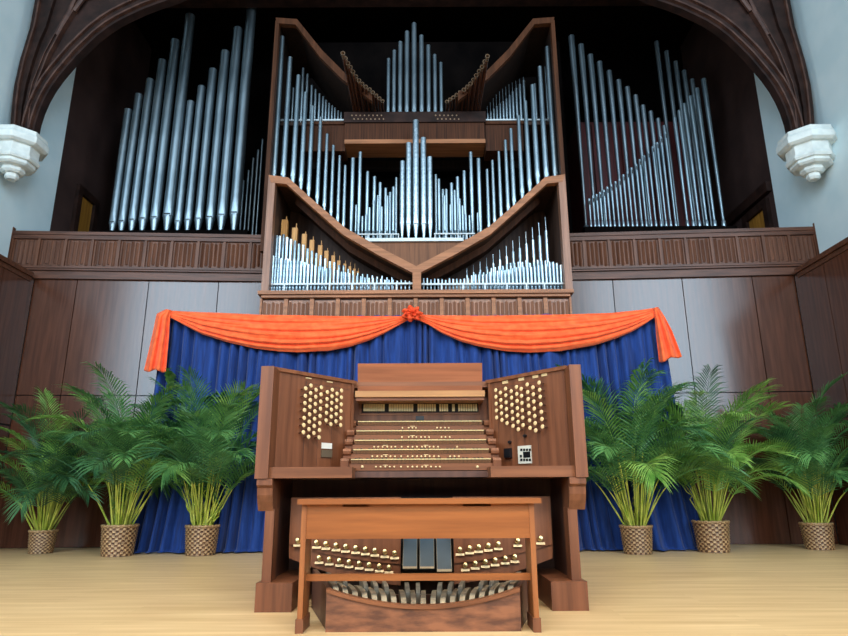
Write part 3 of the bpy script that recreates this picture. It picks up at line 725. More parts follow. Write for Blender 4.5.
# upper back rows
ul = [(293.4, 88, 2.4), (298.6, 80, 2.6), (303.4, 68.5, 3.0), (307.7, 74.5, 3.0), (312, 85.7, 2.8), (315.8, 89.7, 2.7), (319.7, 94, 2.6), (323.3, 97, 2.5), (326.2, 100.4, 2.4), (329.3, 103.6, 2.3), (332.3, 106, 2.2), (335.2, 108, 2.1), (338.3, 110.8, 2.0), (341.3, 112.6, 1.9)]
ur = [(487.5, 113.5, 1.9), (490.5, 111.5, 2.0), (493.6, 109, 2.1), (496.6, 106.5, 2.2), (499.8, 104, 2.3), (503, 101.5, 2.4), (506.1, 99, 2.5), (509.3, 95.5, 2.6), (512.5, 92, 2.7), (516, 88.5, 2.7), (519.6, 84.5, 2.8), (523.5, 81, 2.9), (534.8, 84, 2.8), (545.4, 67, 3.0)]
YQ = YX + .2; zq = P(415, 121.8, Y=YX + .05).z
for side, lst in (('left', ul), ('right', ur)):
    for i, (x_, y_, w_) in enumerate(lst):
        p = P(x_, y_, Y=YQ)
        slim('small dim upper pipe %s of the trumpet box, %s from the left' % (side, ORD[i]), 'upper rack %s of the trumpet box' % side, p.x, YQ, zq, p.z, w_ * pxm(YQ, 100) / 2, 'zinc', 10, foot=.1, chimney=(.12 + .1 * math.sin(i / 3)) if side == 'right' and i < 12 else 0)
# lower compartments
Yl0 = YC + .17
zl0 = zbase + .003
def lowrow(n, x0, x1, topf, wf, Y, lab, grp, mat='spotted', chim=None, power=1.0, foot=.09):
    for i in range(n):
        t = (i / (n - 1)) ** power; x_ = lerp(x0, x1, t); y_ = topf(x_)
        p = P(x_, y_, Y=Y)
        slim(lab % ORD[i], grp, p.x, Y, zl0, p.z, wf(t) * pxm(Y, 270) / 2, mat, 9, foot=foot, chimney=chim(t) if chim else 0)
lowrow(38, 273.4, 409.5, lambda x: poly_at([(273, 256), (280, 259), (300, 262), (320, 267), (340, 271.5), (355, 276), (375, 279), (412, 281.5)], x) + random.uniform(-1, .6), lambda t: lerp(3.4, 1.6, t), Yl0,
       'small bright pipe, %s from left in the lower left compartment\'s front row', 'front row of the lower left compartment', power=1.12)
lowrow(27, 277, 392, lambda x: poly_at([(277, 237), (284, 236), (295, 241), (310, 250), (330, 261), (350, 270), (370, 276), (400, 279.5)], x) + random.uniform(-1.5, 1), lambda t: lerp(3.4, 1.6, t), Yl0 + .1,
       'small bright pipe, %s from left in the lower left compartment\'s rear row', 'rear row of the lower left compartment', power=1.12)
wp = [(280.5, 223, 3.5), (285.4, 220.7, 6), (295.4, 228.7, 5.4), (304.8, 234.7, 4.8), (312.4, 240.7, 4.6), (320.6, 246, 4.4), (326.8, 251.4, 4), (333.5, 256, 3.6), (339, 261, 3.2), (345, 264, 2.8), (350, 266.5, 2.5), (354.4, 269, 2.2), (358, 271.5, 2)]
for i, (x_, y_, w_) in enumerate(wp):
    Y = Yl0 + .26 + (.08 if i == 0 else 0); p = P(x_, y_, Y=Y); hw = w_ * pxm(Y, 240) / 2
    t = thing('wooden_organ_pipe', (p.x, Y, zl0), 'square yellow pine pipe behind the lower left metal pipes, %s from the left' % ORD[i], 'organ pipe', 'wooden pipes of the lower left compartment')
    mb = MB(); mb.box(p.x - hw, p.x + hw, Y - hw, Y + hw, zl0 + .08, p.z); mb.build('body', M['wood_pipe'], t, bevel=.002)
    mb = MB(); mb.lathe([(hw * .35, zl0), (hw * .4, zl0 + .08)], (p.x, Y, 0), 8); mb.build('foot', M['wood_pipe'], t, smooth=40)
    mb = MB(); mb.box(p.x + hw * .2, p.x + hw * .5, Y - .004, Y + .004, p.z, p.z + .045 + .015 * (i % 3)); mb.build('tuning_stopper', M['wood_pipe'], t)
lowrow(38, 423.5, 560.5, lambda x: poly_at([(423, 279), (440, 279.8), (462, 279), (472, 276.5), (490, 273), (520, 268), (545, 265), (553, 261.5), (561, 265)], x) + random.uniform(-1, .8), lambda t: lerp(1.7, 3.2, t), Yl0,
       'small bright pipe, %s from left in the lower right compartment\'s front row', 'front row of the lower right compartment')
lowrow(24, 468, 557, lambda x: poly_at([(468, 278), (480, 274), (500, 268), (525, 263), (545, 262), (557, 268)], x) + random.uniform(-2.5, 1), lambda t: lerp(1.7, 2.8, t), Yl0 + .09,
       'small bright pipe, %s from left in the lower right compartment\'s middle row', 'middle row of the lower right compartment')
lowrow(13, 467, 546, lambda x: poly_at([(466, 276), (480, 270), (493, 264), (500, 260), (506, 257), (513, 252), (520, 248), (528, 243), (537, 238), (546, 231)], x), lambda t: lerp(1.8, 3.7, t), Yl0 + .22,
       'chimney topped silver pipe, %s from the left in the lower right compartment', 'chimney pipes of the lower right compartment', chim=lambda t: lerp(.1, .2, t))

# ------------------------------------------------------------------ drape and swag
YDr = 7.30
dl_t, dr_t = P(164, 316, Y=YDr), P(661, 313, Y=YDr)
zdt = P(417, 316, Y=YDr).z
dl_b, dr_b = P(119, 555, Y=7.22), P(711, 552, Y=7.22)
NP = 46
rnd = [random.uniform(-1, 1) for _ in range(200)]
def drape(u, v):      # v 0 top .. 1 bottom
    flare = v ** 2.2
    xl = lerp(dl_t.x, dl_b.x, flare); xr = lerp(dr_t.x, dr_b.x, flare)
    uu = u + .0025 * math.sin(u * 90)
    x = lerp(xl, xr, uu)
    ph = u * NP * 2 * math.pi + 1.9 * math.sin(u * 37) + 1.2 * math.sin(u * 83 + 1) + .6 * math.sin(v * 3 + u * 60)
    k = int(u * NP) % 200
    amp = lerp(.026, .055, min(1, v * 1.6)) * (1 + .45 * math.sin(u * 51) + .25 * math.sin(u * 133))
    y = YDr + 2.9 * amp * (.55 - abs(math.sin(ph / 2)) ** .85) + .02 * math.sin(u * 23 + v * 2)
    z = lerp(zdt, .012, min(1, v / .965))
    if v > .965:
        e = (v - .965) / .035
        y -= .07 * e * (1 + .3 * math.sin(u * 70)); z = .014 + .02 * abs(math.sin(u * 140)) * (1 - e)
    else:
        y -= .03 * max(0, (v - .55)) 
    return (x, y, z)
mb = MB(); mb.grid(drape, NP * 8, 42)
o = mb.build('backdrop_drape', M['blue'], None, smooth=180)
bm_ = o.modifiers.new('thick', 'SOLIDIFY'); bm_.thickness = .004
tag(o, 'royal blue pleated backdrop drape hanging behind the organ console', 'drape')
# orange swag
YS = YDr - .07
p = P(412, 312, Y=YS)
swag = thing('swag', (p.x, YS, p.z), 'bright orange fabric swag draped along the top of the blue backdrop', 'swag')
def swag_part(topc, botc, x0, x1):
    def fn(u, v):
        px_ = lerp(x0, x1, u); yt_ = poly_at(topc, px_); yb_ = poly_at(botc, px_)
        env = math.sin(math.pi * min(max(u, .0), 1)) ** .6
        vv = v
        py_ = lerp(yt_, yb_, vv)
        fold = math.sin(vv * 2 * math.pi * 5.2 + .9 * math.sin(u * 4 + vv * 5)) * .5 + math.sin(vv * 2 * math.pi * 8.3 + u * 7) * .25
        Y = YS - .03 - .07 * math.sin(math.pi * vv) * env + .022 * fold * (.35 + env)
        return P(px_, py_, Y=Y)
    mb = MB(); mb.grid(fn, 70, 60); o = mb.build('swag_fold', M['orange'], swag, smooth=180)
    s = o.modifiers.new('thick', 'SOLIDIFY'); s.thickness = .006
tl_ = [(168, 310.5), (200, 312), (260, 315), (340, 316), (402, 316), (413, 312)]
bl_ = [(168, 316.5), (175, 319.5), (185, 325), (201, 333.6), (229, 342.5), (257, 348.7), (280, 351.3), (298, 352.2), (330, 350.5), (350, 346.5), (370, 340), (385, 333), (398, 325.5), (413, 317)]
swag_part(tl_, bl_, 168, 413)
tr2 = [(412, 312), (421, 314.6), (480, 316), (560, 314.6), (610, 313), (640, 310), (657, 307.5)]
br2 = [(412, 317), (428, 324), (442, 333), (460, 341), (480, 346.5), (505, 351), (530, 352.5), (560, 351), (595, 345), (615, 338.5), (631, 332), (645, 324), (657, 315.5)]
swag_part(tr2, br2, 412, 657)
def tail(ptsL, ptsR, name):
    def fn(u, v):
        yv = v; a = (poly_at([(i / (len(ptsL) - 1), q[0]) for i, q in enumerate(ptsL)], v), poly_at([(i / (len(ptsL) - 1), q[1]) for i, q in enumerate(ptsL)], v))
        b = (poly_at([(i / (len(ptsR) - 1), q[0]) for i, q in enumerate(ptsR)], v), poly_at([(i / (len(ptsR) - 1), q[1]) for i, q in enumerate(ptsR)], v))
        Y = YS - .05 - .04 * math.sin(math.pi * u) + .03 * math.sin(u * 2 * math.pi * 2.5 + 1) * min(1, v * 2)
        return P(lerp(a[0], b[0], u), lerp(a[1], b[1], u) + 1.2 * math.sin(u * 9) * v, Y=Y)
    mb = MB(); mb.grid(fn, 40, 30); o = mb.build(name, M['orange'], swag, smooth=180)
    s = o.modifiers.new('thick', 'SOLIDIFY'); s.thickness = .006
tail([(166, 309.5), (157, 314), (153, 332), (148.5, 352), (144, 370.5)], [(171, 310), (170, 320), (169, 337), (167.5, 354), (166, 371.5)], 'swag_tail')
tail([(653.5, 308), (655, 320), (656, 335), (657.5, 348), (659, 362)], [(657.5, 307), (665, 317), (672, 330), (677.5, 344), (682, 356)], 'swag_tail')
mb = MB(); c0 = P(412, 313.5, Y=YS - .13)
def ros(u, v):
    th = u * 2 * math.pi; ph = v * math.pi
    ruff = 1 + .22 * math.sin(th * 7 + 3 * v) + .16 * math.sin(ph * 9 + th * 3)
    r = .085 * ruff
    return c0 + Vector((1.15 * r * math.sin(ph) * math.cos(th), .7 * r * math.cos(ph), .9 * r * math.sin(ph) * math.sin(th)))
mb.grid(ros, 56, 28); mb.build('rosette', M['rosette'], swag, smooth=180)

# ------------------------------------------------------------------ potted palms
def make_palm(x, y, R, hgt, rad, seed, label, leaf, nf=30, potH=None, lean=(0, 0)):
    rs = random.Random(seed)
    t = thing('potted_palm', (x, y, 0), label, 'potted plant', 'potted areca palms along the back of the stage')
    hp = potH or R * 1.75
    # basket with woven relief
    mb = MB(); ns, nr = 64, 26
    rings = []
    for j in range(nr + 1):
        zt = j / nr; z = .004 + zt * hp; r0 = R * lerp(.86, 1.0, zt)
        ring = []
        for i in range(ns):
            a = 2 * math.pi * i / ns
            rr = r0 + .007 * math.sin(a * 16 + (math.pi if (j // 2) % 2 else 0)) * (1 if 0 < j < nr else 0) + .003 * math.cos(j * math.pi)
            ring.append(mb.bm.verts.new((x + rr * math.cos(a), y + rr * math.sin(a), z)))
        rings.append(ring)
    for a, b in zip(rings, rings[1:]):
        j_ = rings.index(a)
        for i in range(ns):
            f = mb.bm.faces.new([a[i], a[(i + 1) % ns], b[(i + 1) % ns], b[i]])
            am = 2 * math.pi * (i + .5) / ns
            f.material_index = 0 if math.sin(am * 16 + (math.pi if (j_ // 2) % 2 else 0)) > -.2 else 1
    mb.bm.faces.new(list(reversed(rings[0])))
    mb.build('basket', [M['basket'], M['basket_dk']], t, smooth=60)
    mb = MB(); ring = [(x + R * 1.0 * math.cos(2 * math.pi * i / 40), y + R * 1.0 * math.sin(2 * math.pi * i / 40), hp + .004 * math.sin(i * 2.5)) for i in range(41)]
    mb.tube(ring, .013, 8); mb.build('basket_rim', M['basket'], t, smooth=60)
    MB().lathe([(R * .93, hp - .06), (R * .95, hp - .035)], (x, y, 0), 24).build('soil', M['soil'], t)
    z0 = hp - .05
    def keep(v):          # leaves stay clear of walls and drape
        if v.x < XL + .05: v.x = XL + .05 + .02 * rs.random()
        if v.x > XR - .05: v.x = XR - .05 - .02 * rs.random()
        lim = 7.1 - .1 * rs.random() if -2.9 < v.x < 2.85 else 7.9
        if v.y > lim: v.y = lim - .02 * rs.random()
        return v
    nb = nf
    for k in range(nb):
        az = 2.399963 * k + rs.uniform(-.35, .35)
        q = k / (nb - 1)                       # 0 inner/upright .. 1 outer
        tilt = math.radians(lerp(2, 30, q) + rs.uniform(-4, 5))
        L = hgt * lerp(1.16, .80, q ** .8) * rs.uniform(.86, 1.06)
        bend = math.radians(lerp(62, 112, q) + rs.uniform(-22, 22))
        br = rs.uniform(.1, .55) * R
        p = Vector((x + br * math.cos(az), y + br * math.sin(az), z0))
        hd = Vector((math.cos(az), math.sin(az), 0)); side = Vector((-math.sin(az), math.cos(az), 0))
        n = 26; pts = []; dirs = []
        b0 = lerp(.34, .22, q)
        for i in range(n + 1):
            s_ = i / n
            a_ = tilt + bend * (max(0, s_ - b0) / (1 - b0)) ** 1.35
            d = (hd * math.sin(a_) + Vector((0, 0, 1)) * math.cos(a_) + Vector((lean[0], lean[1], 0)) * .1).normalized()
            pts.append(keep(p.copy())); dirs.append(d); p = p + d * (L / n)
        start = lerp(.44, .34, q) + rs.uniform(-.04, .05)
        nc = int(n * start) + 1
        mb = MB(); mb.tube(pts[:nc + 1], [lerp(.011, .005, i / nc) for i in range(nc + 1)], 6); mb.build('cane', M['cane'], t, smooth=60)
        mb = MB(); mb.tube(pts[nc:], [lerp(.005, .0015, i / max(1, n - nc)) for i in range(n - nc + 1)], 5)
        nl = 30; LL = rs.uniform(.27, .36) * (hgt / 1.6)
        tw = rs.uniform(-.7, .7); droop = rs.uniform(.2, .75); vee = rs.uniform(.1, .5)
        for jj in range(nl):
            s_ = lerp(start + .02, .995, jj / (nl - 1)); fi = s_ * n; i0 = min(int(fi), n - 1)
            c = pts[i0].lerp(pts[min(i0 + 1, n)], fi - i0); d = dirs[i0]
            nrm = side.cross(d).normalized()
            if nrm.z < 0: nrm = -nrm
            e = (s_ - start) / (1 - start)
            ll = LL * (.5 + .7 * math.sin(math.pi * min(1, e * .8 + .12))) * rs.uniform(.85, 1.1)
            for sg in (-1, 1):
                sd = (side * sg * math.cos(tw * sg * .5) + nrm * (vee + .3 * math.sin(tw * sg)))
                v = (sd * lerp(.95, .42, e) + d * lerp(.5, 1.0, e)).normalized()
                w_ = .0072 * (hgt / 1.6) * rs.uniform(.8, 1.2)
                wd = d - v * d.dot(v); wd = wd.normalized() if wd.length > 1e-4 else nrm
                wd = (wd + nrm * rs.uniform(-.5, .5)).normalized()
                q1 = c + v * ll * .22; mid = c + v * ll * .58 + Vector((0, 0, -.12 * ll * droop)); tip = c + v * ll * .97 + Vector((0, 0, -.55 * ll * droop))
                K_ = nrm * w_ * .5
                co = [c, q1 + wd * w_, mid + wd * w_ * .9, tip, mid - wd * w_ * .9, q1 - wd * w_, q1 - K_, mid - K_]
                A, B, C, D, E_, G, Kq, Km = [mb.bm.verts.new(keep(Vector(v_))) for v_ in co]
                for f in ((A, B, Kq), (A, Kq, G), (B, C, Km, Kq), (Kq, Km, E_, G), (C, D, Km), (Km, D, E_)): mb.bm.faces.new(f)
        mat = leaf if rs.random() < .62 else (M['leafB'] if rs.random() < .5 else M['leafC'])
        mb.build('frond', mat, t, recalc=False)
    return t
pots = [(43.5, 554, 12.3, 1.42, 11, 'areca palm in a small brown basket, in the dim corner by the left wall', M['leafC'], (0, -.2)),
        (110, 558.5, 17.2, 1.62, 22, 'leafy areca palm in a basket, the middle one left of the console', M['leafA'], (.1, 0)),
        (195.5, 557.5, 16.4, 1.62, 35, 'areca palm in a woven basket directly left of the organ console', M['leafA'], (.2, 0)),
        (642.5, 556.3, 15.6, 1.66, 41, 'dense areca palm in a woven basket directly right of the organ console', M['leafA'], (-.2, 0)),
        (720.5, 554.5, 17.3, 1.52, 57, 'areca palm in a woven basket just beyond the right end of the blue drape', M['leafB'], (0, 0)),
        (798.5, 547.5, 13.6, 1.52, 63, 'areca palm in a basket, in the corner by the right wall', M['leafA'], (0, -.3))]
for (px_, py_, wr, hg, sd, lab, lf_, ln) in pots:
    g = P(px_, py_ - 1.2, Z=0); R = wr * (Vector(g) - CAM).dot(_f) / F
    make_palm(g.x, min(g.y + R * .86, 7.35), R, hg * .98, .6, sd, lab, lf_, 40, R * 1.72, ln)

# ------------------------------------------------------------------ organ console
g0 = P(273, 613, Z=0); g1 = P(570, 610.5, Z=0)
YB0 = (g0.y + g1.y) / 2
con = thing('organ_console', (P(421, 600, Y=YB0).x, YB0 + .4, 0), 'large mahogany five manual organ console standing on the stage', 'organ console')
YSL = YB0 - .04                         # front of the side slabs
YBK = YB0 + .86
def cx(px_, py_, Y): return P(px_, py_, Y=Y).x
def cz(py_, Y, px_=421): return P(px_, py_, Y=Y).z
Ltop = cz(366, YSL, 267); Lbot = cz(478.7, YSL, 261)
LX0, LX1 = cx(258, 420, YSL), cx(271, 420, YSL); RX0, RX1 = cx(572.5, 418, YSL), cx(584.3, 418, YSL)
zblk = cz(583, YB0, 273)
ztab = cz(467, YSL + .03, 310)          # top of key table
zleg = cz(511, YB0 + .04, 268)
for s, X0, X1, b0, b1, l0, l1 in ((-1, LX0, LX1, cx(255, 598, YB0), cx(291.7, 598, YB0), cx(263, 550, YB0 + .04), cx(272.3, 550, YB0 + .04)),
                                  (1, RX0, RX1, cx(551.7, 597, YB0), cx(588.3, 597, YB0), cx(570, 548, YB0 + .04), cx(579.5, 548, YB0 + .04))):
    MB().box(X0, X1, YSL, YBK, Lbot, Ltop).build('side_slab', M['console'], con, bevel=.006)
    MB().box(b0, b1, YB0, YB0 + .8, 0.0, zblk).build('base_block', M['console'], con, bevel=.01)
    MB().box(l0, l1, YB0 + .04, YB0 + .16, zblk, zleg + .01).build('front_leg', M['console'], con, bevel=.005)
    ii = l1 if s < 0 else l0; oo = l0 if s < 0 else l1
    a, b = sorted((oo - s * .015, ii + s * .02)); MB().box(a, b, YB0 + .16, YBK, zblk, Lbot + .02).build('side_panel', M['console_dk'], con)
    # bracket with an S profile
    x0, x1 = min(X0, l0) + .012, max(X1, l1) - .006
    if s > 0: x0, x1 = min(X0, l0) + .006, max(X1, l1) - .012
    prof = [(YB0 + .2, Lbot), (YSL + .01, Lbot), (YSL + .01, Lbot - .035), (YSL + .03, Lbot - .05), (YSL + .035, Lbot - .09), (YSL + .05, Lbot - .125), (YB0 + .04, zleg), (YB0 + .2, zleg)]
    mb = MB(); mb.prism([Vector((x0, y, z)) for y, z in prof], (x1 - x0, 0, 0)); mb.build('bracket', M['console'], con, bevel=.004)
# key table and shelves
zsh0 = cz(478, YSL + .03, 310)
MB().box(LX1, RX0, YB0 + .16, YBK, zsh0 + .005, zsh0 + .04).build('key_bed', M['console_dk'], con)
JL = [Vector((cx(274, 420, YB0 + .1), YB0 + .1, 0)), Vector((cx(352.5, 425, 4.32), 4.32, 0))]
JR = [Vector((cx(490, 425, 4.32), 4.32, 0)), Vector((cx(567, 418, YB0 + .1), YB0 + .1, 0))]
for (x0, x1) in ((LX1 - .002, cx(352, 472, YSL + .03)), (cx(490.7, 470, YSL + .03), RX0 + .002)):
    MB().box(x0, x1, YSL + .03, YB0 + .5, zsh0, ztab).build('key_shelf', M['consoleH'], con, bevel=.006)
ZJ = cz(371, YB0 + .1, 274)
jambs = []
for nm, (A, B) in (('left', JL), ('right', JR)):
    d = (B - A).normalized(); n = Vector((d.y, -d.x, 0))
    if n.y > 0: n = -n
    mb = MB(); z0, z1 = ztab - .01, ZJ
    q = [A, B, B - n * .03, A - n * .03]
    mb.hexa([v + Vector((0, 0, z0)) for v in q] + [v + Vector((0, 0, z1)) for v in q])
    jb = mb.build('stop_jamb', M['console'], con)
    # raised frame strips and the fine panel seams
    L = (B - A).length
    def jbox(u0, u1, o0, o1, za, zb2, name, mat, par=jb):
        q = [A + d * u0 + n * o1, A + d * u1 + n * o1, A + d * u1 + n * o0, A + d * u0 + n * o0]
        return MB().hexa([v + Vector((0, 0, za)) for v in q] + [v + Vector((0, 0, zb2)) for v in q]).build(name, M[mat], par)
    jbox(-.02, L + .02, -.05, .012, ZJ, ZJ + .022, 'jamb_cap', 'consoleH', con)
    w_out = .19 * L
    uo = L * .36 if nm == 'left' else L * .64
    jbox(uo - .0015, uo + .0015, 0, .0012, z0, ZJ - .03, 'seam', 'console_dk')
    for k in (.53, .71, .88) if nm == 'left' else (.12, .29, .47):
        jbox(k * L - .001, k * L + .001, 0, .001, z0, ZJ - .2, 'seam', 'console_dk')
    u0, u1 = (L * .33, L * .96) if nm == 'left' else (L * .04, L * .67)
    jbox(u0, u1, 0, .0012, ZJ - .045, ZJ - .043, 'seam', 'console_dk')
    # end stile towards the manuals
    e0, e1 = (L - .022, L) if nm == 'left' else (0, .022)
    jbox(e0, e1, 0, .008, z0, ZJ, 'jamb_stile', 'console', con)
    jambs.append((jb, A, d, n, L))
# draw knobs
kb = MB(); R90 = Matrix.Rotation(math.pi / 2, 4, 'X')
kb.mi = 1; kb.lathe([(.0045, 0), (.0045, .026), (.007, .03)], (0, 0, 0), 8, R90)
kb.mi = 1; kb.lathe([(.007, .030), (.0125, .034), (.0135, .042)], (0, 0, 0), 14, R90)
kb.mi = 0; kb.lathe([(.0135, .042), (.0125, .0455), (.007, .0475)], (0, 0, 0), 14, R90, cap0=False)
kn_me = mesh_of(kb, 'draw_knob', [M['ivory'], M['console_dk']], smooth=35)
colsL = [((297, 285), (150, 190, 228, 265, 307, 345, 383)), ((325, 312), (135, 175, 212, 248, 288, 327, 367, 407)), ((352, 340), (158, 195, 233, 272, 312, 350, 387)), ((380, 368), (145, 182, 220, 258, 297, 335, 372, 410)),
         ((412, 405), (170, 207, 243, 280, 320)), ((438, 430), (158, 192, 227, 263, 300, 340)), ((463, 457), (178, 213, 250, 287, 325)), ((487, 482), (162, 198, 235, 270, 308, 345))]
colsR = [((55, 60), (160, 195, 232, 268, 305)), ((80, 88), (173, 212, 248, 283, 318)), ((107, 115), (152, 187, 225, 260, 297, 335)), ((137, 147), (165, 200, 237, 275, 312, 350)), ((165, 175), (143, 180, 217, 255, 292, 328, 367)),
         ((190, 200), (153, 190, 228, 267, 305, 345)), ((222, 237), (130, 170, 207, 242, 282, 320, 360)), ((252, 267), (145, 182, 220, 258, 297, 335, 373)), ((285, 303), (120, 158, 195, 235, 275, 313, 353))]
for (jb, A, d, n, L), cols, ox in ((jambs[0], colsL, 250), (jambs[1], colsR, 485)):
    rz = math.atan2(n.y, n.x) + math.pi / 2
    for (xa_, xb_), ys_ in cols:
        y0_, y1_ = ys_[0], ys_[-1]
        for yv in ys_:
            xv = lerp(xa_, xb_, (yv - y0_) / (y1_ - y0_))
            px_, py_ = ox + xv / 5.3, 360 + yv / 5.3
            f_ = PP(px_, py_, A + n * .046, n); b_ = f_ - n * .046
            inst('draw_knob', kn_me, jb, b_, (0, 0, rz))
def onjamb(j, x0, x1, y0, y1, th, name, mat, ox, bev=0, par=None):
    jb, A, d, n, L = jambs[j]
    a = PP(ox + x0 / 5.3, 360 + y0 / 5.3, A, n); b = PP(ox + x1 / 5.3, 360 + y1 / 5.3, A, n); c = PP(ox + x0 / 5.3, 360 + y1 / 5.3, A, n)
    ua, ub = (a - A).dot(d), (b - A).dot(d); z0, z1 = min(a.z, b.z), max(a.z, b.z)
    q = [A + d * ua + n * th, A + d * ub + n * th, A + d * ub, A + d * ua]
    q = [Vector((v.x, v.y, 0)) for v in q]
    return MB().hexa([v + Vector((0, 0, z0)) for v in q] + [v + Vector((0, 0, z1)) for v in q]).build(name, M[mat], par or jb, bevel=bev)
for x, y in ((310, 97), (422, 117)): onjamb(0, x - 15, x + 15, y - 6, y + 5, .003, 'name_plate', 'ivory', 250)
for x, y in ((108, 118), (193, 102), (268, 88), (315, 78)): onjamb(1, x - 15, x + 15, y - 5, y + 5, .003, 'name_plate', 'ivory', 485)
onjamb(0, 378, 431, 438, 472, .006, 'note_card', 'paper', 250)
onjamb(0, 376, 431, 475, 517, .008, 'grey_switch_plate', 'greyplate', 250, .001)
dv = onjamb(1, 110, 145, 470, 517, .02, 'black_control_box', 'black', 485, .003)
ct = onjamb(1, 177, 250, 457, 547, .008, 'memory_panel', 'panelplate', 485, .002)
def sub(par, x0, x1, y0, y1, o0, o1, name, mat):
    jb, A, d, n, L = jambs[1]
    a = PP(485 + x0 / 5.3, 360 + y0 / 5.3, A + n * o0, n); b = PP(485 + x1 / 5.3, 360 + y1 / 5.3, A + n * o0, n)
    ua, ub = (a - A).dot(d), (b - A).dot(d); z0, z1 = min(a.z, b.z), max(a.z, b.z)
    q = [A + d * ua + n * o1, A + d * ub + n * o1, A + d * ub + n * o0, A + d * ua + n * o0]; q = [Vector((v.x, v.y, 0)) for v in q]
    return q, z0, z1
mbp = MB(); mbp.mi = 0
for rect in [(203, 241, 487, 516)] + [(x, x + 11, 470, 482) for x in (188, 203, 218, 233)] + [(x, x + 11, 523, 535) for x in (188, 203, 218, 233)] + [(186, 196, 503, 516)]:
    q, z0, z1 = sub(None, *rect, .0078, .0105, '', '')
    mbp.hexa([v + Vector((0, 0, z0)) for v in q] + [v + Vector((0, 0, z1)) for v in q])
mbp.build('panel_buttons', M['screen'], jambs[1][0])
for x, y, mm in ((205, 402, 'black'), (125, 435, 'black')):
    jb, A, d, n, L = jambs[1]; b_ = PP(485 + x / 5.3, 360 + y / 5.3, A + n * .02, n) - n * .02
    mb = MB(); mb.lathe([(.009, 0), (.011, .012), (.008, .022)], (0, 0, 0), 12, R90); me = mesh_of(mb, 'small_knob', M[mm]); inst('small_knob', me, jb, b_, (0, 0, math.atan2(n.y, n.x) + math.pi / 2))
# back of the console
MB().box(LX0 + .02, RX1 - .02, YBK - .03, YBK, zblk, ZJ + .02).build('back_panel', M['console'], con)
zt_ = cz(376.5, 4.35, 345)
MB().box(LX1, RX0, 4.36, YBK, ZJ - .02, ZJ + .02).build('top_board', M['consoleH'], con, bevel=.005)
# manuals
rowsY = [459.4, 449.7, 440.3, 430.9, 421.6]
edges = [(351, 490.8), (353, 488.8), (354.7, 486.2), (356.3, 484), (358, 482)]
W5 = 36
pist = [[362.4, 376, 380.7, 385.4, 389.8, 394.3, 401, 407.8, 412.5, 417, 422, 426, 431, 435.8, 440, 477.4],
        [372.4, 377.4, 381.8, 386, 390.5, 395, 401.2, 407.8, 412.5, 417, 421.3, 425.3, 429.7, 434, 438.7, 450, 454.4, 458.7],
        [374.3, 378.3, 382.7, 387.4, 391.4, 395.4, 401.7, 408, 412.5, 417, 422, 425.3, 429.6, 433.6, 438, 457],
        [402, 408.8, 412.5, 416.4, 421, 425, 429, 441.4, 445.4, 449.6],
        [402.5, 408.8, 412.5, 416, 437, 440.7, 445, 448.7]]
pisY = [466.8, 456.4, 446.9, 437.2, 427.9]
pb = MB(); pb.lathe([(.0045, 0), (.0058, .004), (.0058, .009), (.004, .0115)], (0, 0, 0), 12, R90); pi_me = mesh_of(pb, 'thumb_piston', M['ivory'])
pb = MB(); pb.lathe([(.008, 0), (.0085, .003), (.0055, .0035), (.0055, .012), (.004, .014)], (0, 0, 0), 14, R90); pbig_me = mesh_of(pb, 'thumb_piston_ringed', M['ivory'])
Yk = []
for k in range(5):
    wpx = edges[k][1] - edges[k][0]
    t = F * .842 / wpx; d = ray(421, rowsY[k]); Yk.append(d.y * t)
man_top = []
for k in range(5):
    Y = Yk[k]; x0 = cx(edges[k][0], rowsY[k], Y); x1 = cx(edges[k][1], rowsY[k], Y); zt = cz(rowsY[k] - .7, Y)
    znext = cz(rowsY[k] + (pisY[0] + 3.6 - rowsY[0] if k == 0 else rowsY[k - 1] - rowsY[k] - .9), Y)
    zkf = cz(rowsY[k] + 3.6, Y)
    Yn = Yk[k + 1] if k < 4 else Y + .13
    mn = MB().box(x0 - .012, x1 + .012, Y + .004, Yn + .06, znext - (.02 if k else 0), zkf - .001).build('manual', M['consoleH'], con)
    mb = MB(); kw = (x1 - x0) / W5
    for i in range(W5):
        a, b = x0 + i * kw + .0006, x0 + (i + 1) * kw - .0006
        mb.mi = 0; mb.box(a, b, Y - .003, Yn + .02, zt - .005, zt)
        mb.mi = 1; mb.box(a, b, Y + .001, Yn + .02, zkf, zt - .005)
    mb.build('natural_keys', [M['ivory_key'], M['key_wood']], mn)
    mb = MB()
    for i in range(W5 - 1):
        if i % 7 in (0, 1, 3, 4, 5):
            c = x0 + (i + 1) * kw; mb.box(c - .0055, c + .0055, Y + .05, Yn + .02, zt, zt + .0085)
    mb.build('sharp_keys', M['ebony'], mn, bevel=.0015)
    for j, px_ in enumerate(pist[k]):
        c = P(px_, pisY[k], Y=Y + .004); inst('thumb_piston', pbig_me if (k == 0 and j in (0, 15)) else pi_me, mn, c)
    # bracketed label marks above groups
    for g in ((385.4, 426) if k < 3 else (412.5,)):
        a, b = P(g - 2.4, pisY[k] - 1.9, Y=Y + .004), P(g + 2.4, pisY[k] - 1.4, Y=Y + .004)
        MB().box(a.x, b.x, Y + .002, Y + .006, b.z, a.z).build('division_label', M['ivory'], mn)
    # cheek blocks with rounded noses
    for s, xe in ((-1, x0 - .013), (1, x1 + .013)):
        xo = xe + s * .048
        a, b = sorted((xe, xo)); zl = znext - (.0 if k else .01)
        prof = [(Y - .012, zl + .03), (Y - .016, zt - .012), (Y - .004, zt + .004), (Y + .05, zt + .006), (Yn + .03, zt + .006), (Yn + .03, zl), (Y + .006, zl), (Y + .004, zl + .02)]
        mb = MB(); mb.prism([Vector((a, y, z)) for y, z in prof], (b - a, 0, 0)); mb.build('key_cheek', M['console'], con, bevel=.003)
